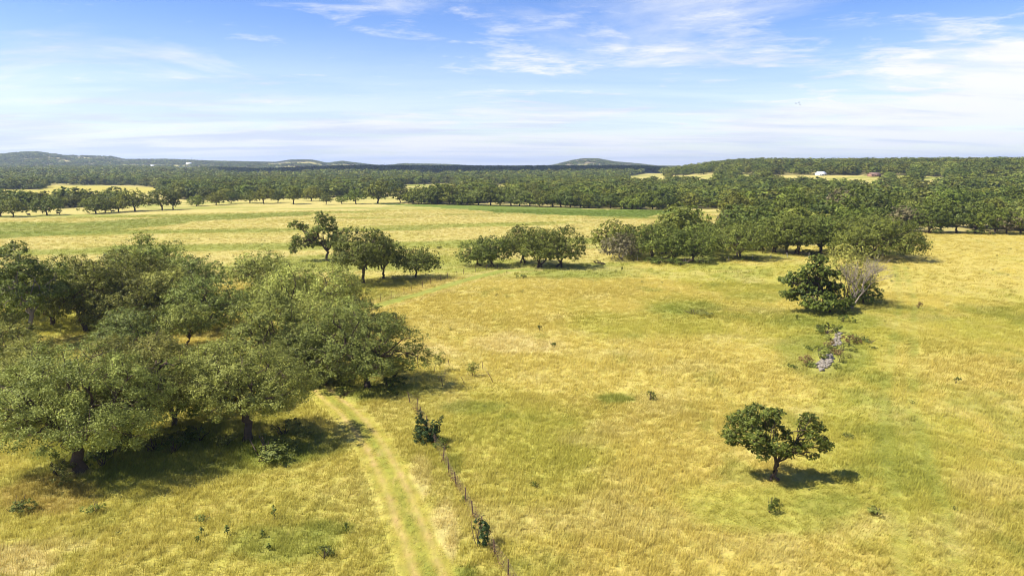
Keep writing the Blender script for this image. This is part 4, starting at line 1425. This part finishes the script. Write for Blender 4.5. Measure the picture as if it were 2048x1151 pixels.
def stalk_weed(label, px, py, h):
    p = ground_at(px, py)
    d = depth_of(p)
    rng = np.random.default_rng(int(px))
    H = h * d / F
    root = link('tall_weed', None, loc=p, label=label, category='weed', group='tall weeds in the lower left meadow')
    G = Geo()
    G.tube(bend((0, 0, -.05), (rng.normal(0, .05), 0, H), rng, 5, .03), np.linspace(.03, .012, 5), 5)
    link('stem', G.mesh('stem', True), BARK, root)
    n = 46
    t = rng.uniform(.3, 1, n)
    a = rng.uniform(0, 6.28, n)
    r_ = rng.uniform(.05, .26, n) * (1.3 - t)
    pts = np.stack([np.cos(a) * r_, np.sin(a) * r_, t * H], 1)
    link('foliage', leaves_mesh('foliage', pts, unit(pts - np.array([0, 0, H * .5])), 0.16, rng), LEAF_DARK, root)


for (px, py, h, lb) in [(549, 1038, 30, 'tallest leafy weed stalk in the lower left meadow'), (403, 1070, 18, 'weed stalk left of the pair in the lower left meadow'),
                        (455, 1068, 20, 'bushy-topped weed stalk in the middle of the lower left meadow'), (396, 1084, 14, 'short weed stalk just below the left weed stalk'),
                        (525, 1074, 16, 'short weed stalk right of the bushy-topped stalk'), (538, 1100, 16, 'lowest weed stalk of the lower left meadow'),
                        (693, 1066, 24, 'weed stalk close to the left side of the track')]:
    stalk_weed(lb, px, py, h)


def cedar(label, px, py, w, h, seed):
    """young juniper with two leaders leaning apart"""
    p = ground_at(px, py)
    d = depth_of(p)
    m = d / F
    rng = np.random.default_rng(seed)
    root = link('young_cedar', None, loc=p, label=label, category='tree')
    lob = []
    for t in np.linspace(0, 1, 8):
        lob.append((-8 * m - 11 * m * t, 0, (8 + 52 * t) * m, (23 - 16 * t) * m))
    for t in np.linspace(0.2, 1, 6):
        lob.append((2 * m + 22 * m * t, 0.1, (8 + 44 * t) * m, (13 - 8.5 * t) * m))
    for t in np.linspace(0.2, 1, 4):
        lob.append((4 * m + 4 * m * t, -.2, (8 + 34 * t) * m, (15 - 8 * t) * m))
    c = np.array([l[:3] for l in lob])
    lr = np.array([l[3] for l in lob])
    G = Geo()
    for e in (7, 13, 17):
        G.tube(bend((0, 0, -.1), c[e], rng, 6, .03), np.linspace(.07, .02, 6), 6)
    link('trunk', G.mesh('trunk', True), BARK, root)
    link('crown', crown_from_lobes('crown', c, lr, 5200, 0.14, rng, 1.0, 9), LEAF_CEDAR, root)


cedar('young dark cedar with forked tips standing on the fence line', 860, 884, 55, 60, 3)


def post(G, p, h, r_, lean=(0, 0), sides=6):
    G.tube([(p[0], p[1], p[2] - .2), (p[0] + lean[0] * .5, p[1] + lean[1] * .5, p[2] + h * .5), (p[0] + lean[0], p[1] + lean[1], p[2] + h)], [r_, r_, r_ * .9], sides)
    t = np.array([p[0] + lean[0], p[1] + lean[1], p[2] + h])
    G.tube([t, t + np.array([0, 0, .02])], [r_ * .9, r_ * .1], sides)


def sapling(px, py, xl, xr, yt, seed, label, posts, glabel):
    near_tree(px, py, xl, xr, yt, label, seed, name='oak_sapling', base=0.3, tr=0.04, n_lobes=9, leaf=LEAF_OAK, dens=0.5, ls=0.5, sub=6)
    p0 = ground_at(px, py)
    root = link('tree_guard', None, loc=p0, label=glabel, category='tree guard', group='post guards round the two saplings')
    pts = []
    for (bx, by, tx, ty) in posts:
        b = ground_at(bx, by)
        d = depth_of(b)
        G = Geo()
        post(G, b - p0, (by - ty) * d / F, 0.035, ((tx - bx) * d / F, 0))
        link('post', G.mesh('post'), STEEL, root)
        pts.append((b - p0, (by - ty) * d / F, (tx - bx) * d / F))
    G = Geo()
    for (a, ha, la), (b, hb, lb_) in zip(pts, pts[1:] + pts[:1]):
        for f in (.35, .6, .85):
            G.tube([(a.x + la * f, a.y, a.z + ha * f), ((a.x + la * f + b.x + lb_ * f) / 2, (a.y + b.y) / 2, (a.z + b.z) / 2 + (ha + hb) / 2 * f - .06), (b.x + lb_ * f, b.y, b.z + hb * f)], .008, 4)
    link('wire', G.mesh('wire'), WIRE, root)


sapling(880, 742, 868, 895, 693, 91, 'taller slender sapling inside the left post guard', [(857, 734, 855, 718), (899, 730, 896, 716), (886, 772, 882, 752), (868, 745, 871, 728)],
        'thin leaning posts around the taller sapling')
sapling(944, 752, 934, 960, 718, 92, 'shorter forked sapling inside the right post guard', [(930, 768, 922, 752), (987, 764, 976, 744), (966, 738, 964, 720), (936, 752, 936, 742)],
        'thin leaning posts around the shorter sapling')


# ------------------------------------------------------------------ fences
def fence(label, line, spacing, h, post_mat, post_r, wires, seed, jit=0.12, group=None):
    rng = np.random.default_rng(seed)
    p = np.array(line, float)
    s = np.concatenate([[0], np.cumsum(np.hypot(*np.diff(p, axis=0).T))])
    u = np.arange(0, s[-1], spacing)
    u[1:] += rng.uniform(-.15, .15, len(u) - 1) * spacing
    x, y = np.interp(u, s, p[:, 0]), np.interp(u, s, p[:, 1])
    z = terrain(x, y)
    root = link('wire_fence', None, loc=(x[0], y[0], z[0]), label=label, category='fence')
    tops = []
    for a, b, c_ in zip(x - x[0], y - y[0], z - z[0]):
        G = Geo()
        hh = h * rng.uniform(.88, 1.08)
        ln_ = rng.normal(0, jit, 2)
        post(G, (a, b, c_), hh, post_r * rng.uniform(.85, 1.2), ln_)
        link('post', G.mesh('post'), post_mat, root)
        tops.append((np.array([a, b, c_]), np.array([a + ln_[0], b + ln_[1], c_ + hh])))
    for k in range(wires):
        f = (k + 1) / (wires + .3)
        G = Geo()
        path = []
        for (a0, a1), (b0, b1) in zip(tops[:-1], tops[1:]):
            pa, pb = a0 + (a1 - a0) * f, b0 + (b1 - b0) * f
            path += [pa, (pa + pb) / 2 - np.array([0, 0, rng.uniform(.01, .06)])]
        path.append(tops[-1][0] + (tops[-1][1] - tops[-1][0]) * f)
        G.tube(path, .009, 4)
        link('wire', G.mesh('wire'), WIRE, root)
    return root


FENCE1 = px_line([(1040, 1200), (1014, 1151), (991, 1114), (956, 1049), (910, 967), (872, 897), (838, 828), (812, 795)])
fence('rusty wire fence running beside the dirt track', FENCE1, 2.7, 1.35, STEEL, 0.045, 5, 3)
FENCE2 = px_line([(742, 612), (757, 604), (780, 597), (800, 591), (820, 584), (852, 573), (902, 557), (932, 547), (1000, 537)])
fence('thin post fence beside the faint green track past the middle oaks', FENCE2, 4.2, 1.5, STEEL, 0.05, 3, 4)
FENCE3 = px_line([(1225, 517), (1300, 523), (1400, 525), (1452, 522), (1500, 520), (1560, 515), (1640, 513)])
fence('fence of pale posts in front of the oak row behind the golden field', FENCE3, 7.0, 1.4, POSTPALE, 0.07, 3, 5)
# dead weeds caught along the track fence
rngw = np.random.default_rng(77)
q = smooth_line(FENCE1, 0.16)
q = np.repeat(q, 10, axis=0) + rngw.normal(0, .18, (len(q) * 10, 2))
z = terrain(q[:, 0], q[:, 1]) + np.abs(rngw.normal(0.12, .24, len(q)))
pw = np.stack([q[:, 0], q[:, 1], z], 1)
pw = pw[fbm(q[:, 0] / 1.5, q[:, 1] / 1.5, 5, 3) > 0.46]
link('dry_weeds', leaves_mesh('dry_weeds', pw, unit(rngw.normal(0, 1, pw.shape)), 0.13, rngw), LEAF_BROWN, label='dead brown weeds caught along the track fence', category='weeds', kind='stuff')


# ------------------------------------------------------------------ stones, fallen limb
def stone_heap(name, label, poly, n, seed):
    rng = np.random.default_rng(seed)
    w = np.array(px_line(poly))
    lo, hi = w.min(0), w.max(0)
    G = Geo()
    import itertools
    phi = (1 + 5 ** .5) / 2
    ico = unit(np.array([(-1, phi, 0), (1, phi, 0), (-1, -phi, 0), (1, -phi, 0), (0, -1, phi), (0, 1, phi), (0, -1, -phi), (0, 1, -phi), (phi, 0, -1), (phi, 0, 1), (-phi, 0, -1), (-phi, 0, 1)]))
    tri = [(0, 11, 5), (0, 5, 1), (0, 1, 7), (0, 7, 10), (0, 10, 11), (1, 5, 9), (5, 11, 4), (11, 10, 2), (10, 7, 6), (7, 1, 8), (3, 9, 4), (3, 4, 2), (3, 2, 6), (3, 6, 8), (3, 8, 9), (4, 9, 5), (2, 4, 11), (6, 2, 10), (8, 6, 7), (9, 8, 1)]
    k = 0
    while k < n:
        x, y = rng.uniform(lo, hi)
        if not inside(np.array(x), np.array(y), w):
            continue
        s = rng.uniform(.08, .26) * np.array([1.25, 1.0, .7]) * rng.uniform(.8, 1.2, 3)
        v = ico * (1 + rng.normal(0, .16, (12, 1))) * s
        a = rng.uniform(0, 6.28)
        v = np.stack([v[:, 0] * math.cos(a) - v[:, 1] * math.sin(a), v[:, 0] * math.sin(a) + v[:, 1] * math.cos(a), v[:, 2]], 1)
        z = float(terrain(x, y)) + rng.uniform(.02, .20)
        G.add(v + np.array([x, y, z]), (), tri)
        k += 1
    link(name, G.mesh(name), LIMESTONE, label=label, category='stone heap', kind='stuff')


stone_heap('stone_heap', 'upper narrow heap of pale limestone in the golden field', [(1670, 663), (1682, 664), (1683, 690), (1672, 694), (1664, 690), (1668, 675)], 75, 1)
stone_heap('stone_heap', 'lower heap of pale limestone rubble spreading downhill', [(1652, 702), (1664, 706), (1666, 722), (1655, 738), (1640, 742), (1630, 730), (1645, 718)], 170, 2)
q_ = ground_at(160, 947)
shrub_sheet = np.random.default_rng(5)

G = Geo()
rngf = np.random.default_rng(21)
p0 = ground_at(1208, 529)
for _ in range(9):
    a = rngf.uniform(2.4, 3.9)
    e = np.array([math.cos(a) * rngf.uniform(2, 5), math.sin(a) * 1.2, rngf.uniform(.1, 1.5)])
    G.tube(bend((rngf.uniform(-.5, .5), 0, .15), e, rngf, 6, .07), np.linspace(.11, .03, 6), 5)
link('fallen_branch', G.mesh('fallen_branch', True), BARK, loc=p0, label='fallen grey branch beside the three-oak clump', category='branch')


# ------------------------------------------------------------------ cattle
def cow_mesh():
    me = bpy.data.meshes.new('cow')
    V = [(0, 0, 1.02), (-.55, 0, 1.06), (-.85, 0, 1.05), (.45, 0, 1.02), (.80, 0, 1.08), (1.10, 0, 1.22), (1.32, 0, 1.20), (1.55, 0, 1.02),
         (-.72, .24, .62), (-.80, .24, .36), (-.74, .24, .02), (-.72, -.24, .62), (-.66, -.24, .36), (-.62, -.24, .02),
         (.62, .22, .60), (.60, .22, .34), (.62, .22, .02), (.62, -.22, .60), (.68, -.22, .34), (.72, -.22, .02),
         (-1.02, 0, .98), (-1.08, 0, .55), (1.30, .18, 1.30), (1.30, -.18, 1.30)]
    E = [(0, 1), (1, 2), (0, 3), (3, 4), (4, 5), (5, 6), (6, 7), (1, 8), (8, 9), (9, 10), (1, 11), (11, 12), (12, 13), (3, 14), (14, 15), (15, 16), (3, 17), (17, 18), (18, 19),
         (2, 20), (20, 21), (6, 22), (6, 23)]
    rad_ = [.37, .34, .26, .35, .27, .19, .16, .09, .15, .08, .07, .15, .08, .07, .12, .07, .07, .12, .07, .07, .05, .03, .05, .05]
    me.from_pydata(V, E, [])
    o = bpy.data.objects.new('cow', me)
    COL.objects.link(o)
    md = o.modifiers.new('skin', 'SKIN')
    for v, r_ in zip(me.skin_vertices[0].data, rad_):
        v.radius = (r_, r_)
    me.skin_vertices[0].data[0].use_root = True
    o.modifiers.new('sub', 'SUBSURF').render_levels = 1
    o.modifiers['sub'].levels = 1
    dg = bpy.context.evaluated_depsgraph_get()
    out = bpy.data.meshes.new_from_object(o.evaluated_get(dg))
    out.name = 'cow'
    bpy.data.objects.remove(o)
    return out


cowm = cow_mesh()
for (px, py, rz, lb) in [(117, 429, 0.1, 'dark cow standing in the open right of the third far-left oak'), (58, 432, 2.9, 'dark cow grazing between the two leftmost far oaks'),
                         (226, 425, 0.4, 'dark cow in the shade under the far-left oak row')]:
    p = ground_at(px, py)
    o = link('cow', cowm, COWHIDE, loc=p, label=lb, category='cow', group='cattle at the far-left meadow edge')
    o.rotation_euler = (0, 0, rz)
    o.scale = (1, 1, 1)


# ------------------------------------------------------------------ distant buildings and masts
def house(name, label, px, py, wpx_, hpx, wall, roof, depth_m=9.0, yaw=0.0, nwin=4, lift=0.0):
    p = ground_at(px, py)
    d = depth_of(p)
    w, h = wpx_ * d / F, hpx * d / F
    eave = h * 0.56
    root = link(name, None, loc=p, label=label, category='house')
    root.rotation_euler = (0, 0, yaw)
    G = Geo()
    G.box((0, 0, eave / 2 - .3), (w, depth_m, eave + .6))
    for sx_ in (-1, 1):
        x = sx_ * w / 2
        G.add([(x, -depth_m / 2, eave), (x, depth_m / 2, eave), (x, 0, h - .15)], (), [(0, 1, 2)])
    link('wall', G.mesh('wall'), wall, root)
    G = Geo()
    ov = .5
    for s in (-1, 1):
        y0, y1 = s * (depth_m / 2 + ov), 0
        z0 = eave - ov * (h - eave) / (depth_m / 2)
        G.add([(-w / 2 - ov, y0, z0 + .05), (w / 2 + ov, y0, z0 + .05), (w / 2 + ov, y1, h + .05), (-w / 2 - ov, y1, h + .05),
               (-w / 2 - ov, y0, z0 + .25), (w / 2 + ov, y0, z0 + .25), (w / 2 + ov, y1, h + .25), (-w / 2 - ov, y1, h + .25)],
              [(0, 1, 2, 3), (4, 5, 6, 7), (0, 1, 5, 4), (1, 2, 6, 5), (3, 0, 4, 7)])
    link('roof', G.mesh('roof'), roof, root)
    for i in range(nwin):
        x = (i + .5) / nwin * w - w / 2
        G = Geo()
        if i == nwin // 2:
            G.box((x, -depth_m / 2 - .03, 1.05), (1.1, .1, 2.1))
            link('door', G.mesh('door'), ROOFBROWN, root)
        else:
            G.box((x, -depth_m / 2 - .03, min(1.6, eave * .55)), (1.3, .1, 1.2))
            link('window', G.mesh('window'), GLASS, root)
    return root


house('ranch_house', 'house with a shining white metal roof among the oaks on the right rise', 1641, 351, 15, 7.5, WALLWHITE, ROOFWHITE, 9, 0.25)
house('brick_house', 'low brown brick house beside the upper right clearing', 1748, 353, 20, 7.5, WALLBROWN, ROOFBROWN, 9, 0.1)
house('shed', 'small white shed at the left end of the upper right clearing', 1529, 346, 7, 5, WALLWHITE, ROOFWHITE, 5, 0.5, 2)
house('long_building', 'long white flat building on the dark wooded rise', 832, 338, 26, 5.5, WALLWHITE, ROOFWHITE, 14, 0.0, 6)
house('far_house', 'small pale house right of the long white building', 872, 337, 10, 4, WALLTAN, ROOFGREY, 9, 0.2, 3)
house('tan_house', 'tan house in the left woods above the straw meadow', 537, 349, 12, 5.5, WALLTAN, ROOFBROWN, 9, 0.2, 3)
house('hill_house', 'pale house high on the left wooded slope', 378, 330, 10, 5, WALLTAN, ROOFWHITE, 10, 0.1, 3)
house('hill_house', 'little white house low on the far-left wooded slope', 113, 352, 9, 3.5, WALLWHITE, ROOFWHITE, 9, 0.0, 3)
house('hill_house', 'white house right of the left slope, below the mast', 305, 334, 8, 4, WALLWHITE, ROOFWHITE, 9, 0.0, 3)


def mast(label, px, pyb, pyt, width, dishes=True):
    p = ground_at(px, pyb)
    d = depth_of(p)
    H = (pyb - pyt) * d / F
    root = link('radio_mast', None, loc=p, label=label, category='mast')
    corners = [np.array([math.cos(a), math.sin(a)]) * width / 2 for a in (0.5, 2.6, 4.7)]
    for c_ in corners:
        G = Geo()
        G.tube([(*(c_ * 1.3), -1), (*(c_ * .9), H)], [.32, .25], 5)
        link('leg', G.mesh('leg'), TOWERGREY, root)
    G = Geo()
    n = 10
    for k in range(n):
        z0, z1 = H * k / n, H * (k + 1) / n
        for a, b in ((0, 1), (1, 2), (2, 0)):
            G.tube([(*(corners[a] * (1.3 - .4 * k / n)), z0), (*(corners[b] * (1.3 - .4 * (k + 1) / n)), z1)], .16, 4)
    link('brace', G.mesh('brace'), TOWERGREY, root)
    if dishes:
        for k in range(3):
            G = Geo()
            a = k * 2.1 + .3
            G.box((math.cos(a) * width * .8, math.sin(a) * width * .8, H * .93), (1.2, 1.2, H * .1), a)
            link('antenna', G.mesh('antenna'), WALLWHITE, root)


mast('tall lattice mast on the far-left ridge skyline', 383, 316, 297, 3.6)
mast('thin pale mast on the skyline left of the long white building', 769, 331, 322, 2.6, False)


def bird(label, px, py, dist, span, bank):
    u, v = (px - 1024) / F, (575.5 - py) / F
    p = Vector((u, CP + v * SP, -SP + v * CP)) * dist + Vector((0, 0, CAMZ))
    root = link('bird', None, loc=p, label=label, category='bird', group='birds in the sky at the right')
    root.rotation_euler = (0, bank, 0.6)
    G = Geo()
    G.tube([(0, .32, 0), (0, .2, 0), (0, 0, -.02), (0, -.25, 0), (0, -.42, .01)], [.02, .06, .09, .06, .015], 6)
    link('body', G.mesh('body', True), BIRDBLACK, root)
    for s in (-1, 1):
        G = Geo()
        h = span / 2
        G.add([(s * .04, .14, 0), (s * h * .55, .16, .16), (s * h, -.05, .06), (s * h * .5, -.12, .14), (s * .04, -.16, 0),
               (s * .04, .14, .025), (s * h * .55, .16, .18), (s * h, -.05, .07), (s * h * .5, -.12, .16), (s * .04, -.16, .025)],
              [(0, 1, 3, 4), (5, 6, 8, 9), (0, 1, 6, 5), (3, 4, 9, 8)], [(1, 2, 3), (6, 7, 8)])
        link('wing', G.mesh('wing'), BIRDBLACK, root)


bird('dark bird gliding above the cloud bank, left of the pair', 1592, 207, 330, 1.5, .2)
bird('dark bird gliding above the cloud bank, upper one of the pair', 1598, 205, 330, 1.5, -.3)
bird('dark bird gliding above the cloud bank, lower one of the pair', 1600, 209, 340, 1.5, .1)

# ------------------------------------------------------------------ the cloud whose shadow darkens the middle woods
CLOUDMAT = simple_mat('cloud_white', (0.85, 0.87, 0.90), 1.0, noise=0.05, scale=0.01, spec=0.0)
rngc = np.random.default_rng(4)
ALT = 1050.0
G = Geo()
me_i = bpy.data.meshes.new('tmp')
import bmesh
bm = bmesh.new()
bmesh.ops.create_icosphere(bm, subdivisions=3, radius=1.0)
icv = np.array([v.co[:] for v in bm.verts])
icf = [tuple(v.index for v in f.verts) for f in bm.faces]
bm.free()
for (cx_, cy_, rx_, ry_) in [(-420, 1860, 330, 210), (-150, 1800, 360, 230), (170, 1880, 340, 260), (430, 1950, 330, 280), (40, 2120, 380, 230), (-330, 2080, 300, 200), (640, 2050, 260, 260), (-640, 1990, 220, 160)]:
    nz_ = 1 + 0.22 * (fbm(icv[:, 0] * 2.2 + cx_, icv[:, 1] * 2.2 + icv[:, 2] + cy_, 3, 3) - 0.5)
    v = icv * nz_[:, None] * np.array([rx_, ry_, 90.0])
    v[:, 2] = np.where(v[:, 2] < 0, v[:, 2] * 0.35, v[:, 2])
    G.add(v + np.array([cx_ + sv.x / sv.z * ALT, cy_ + sv.y / sv.z * ALT, ALT]), (), icf)
link('cloud', G.mesh('cloud', True), CLOUDMAT, label='low fair-weather cloud drifting above the middle woods', category='cloud', kind='structure')

# ------------------------------------------------------------------ haze
m, t = new_mat('haze')
out = mnode(t, 'ShaderNodeOutputMaterial')
pv = mnode(t, 'ShaderNodeVolumePrincipled')
pv.inputs['Color'].default_value = (0.62, 0.76, 1.0, 1)
pv.inputs['Density'].default_value = 8.0e-5
pv.inputs['Anisotropy'].default_value = 0.2
t.links.new(pv.outputs[0], out.inputs['Volume'])
G = Geo()
zmin = float(co[:, 2].min()) - 1.5
G.box((0, 0, (zmin + 185) / 2), (27000, 27000, 185 - zmin))
link('haze', G.mesh('haze'), m, label='thin blue air haze over the far hills', category='haze', kind='stuff')
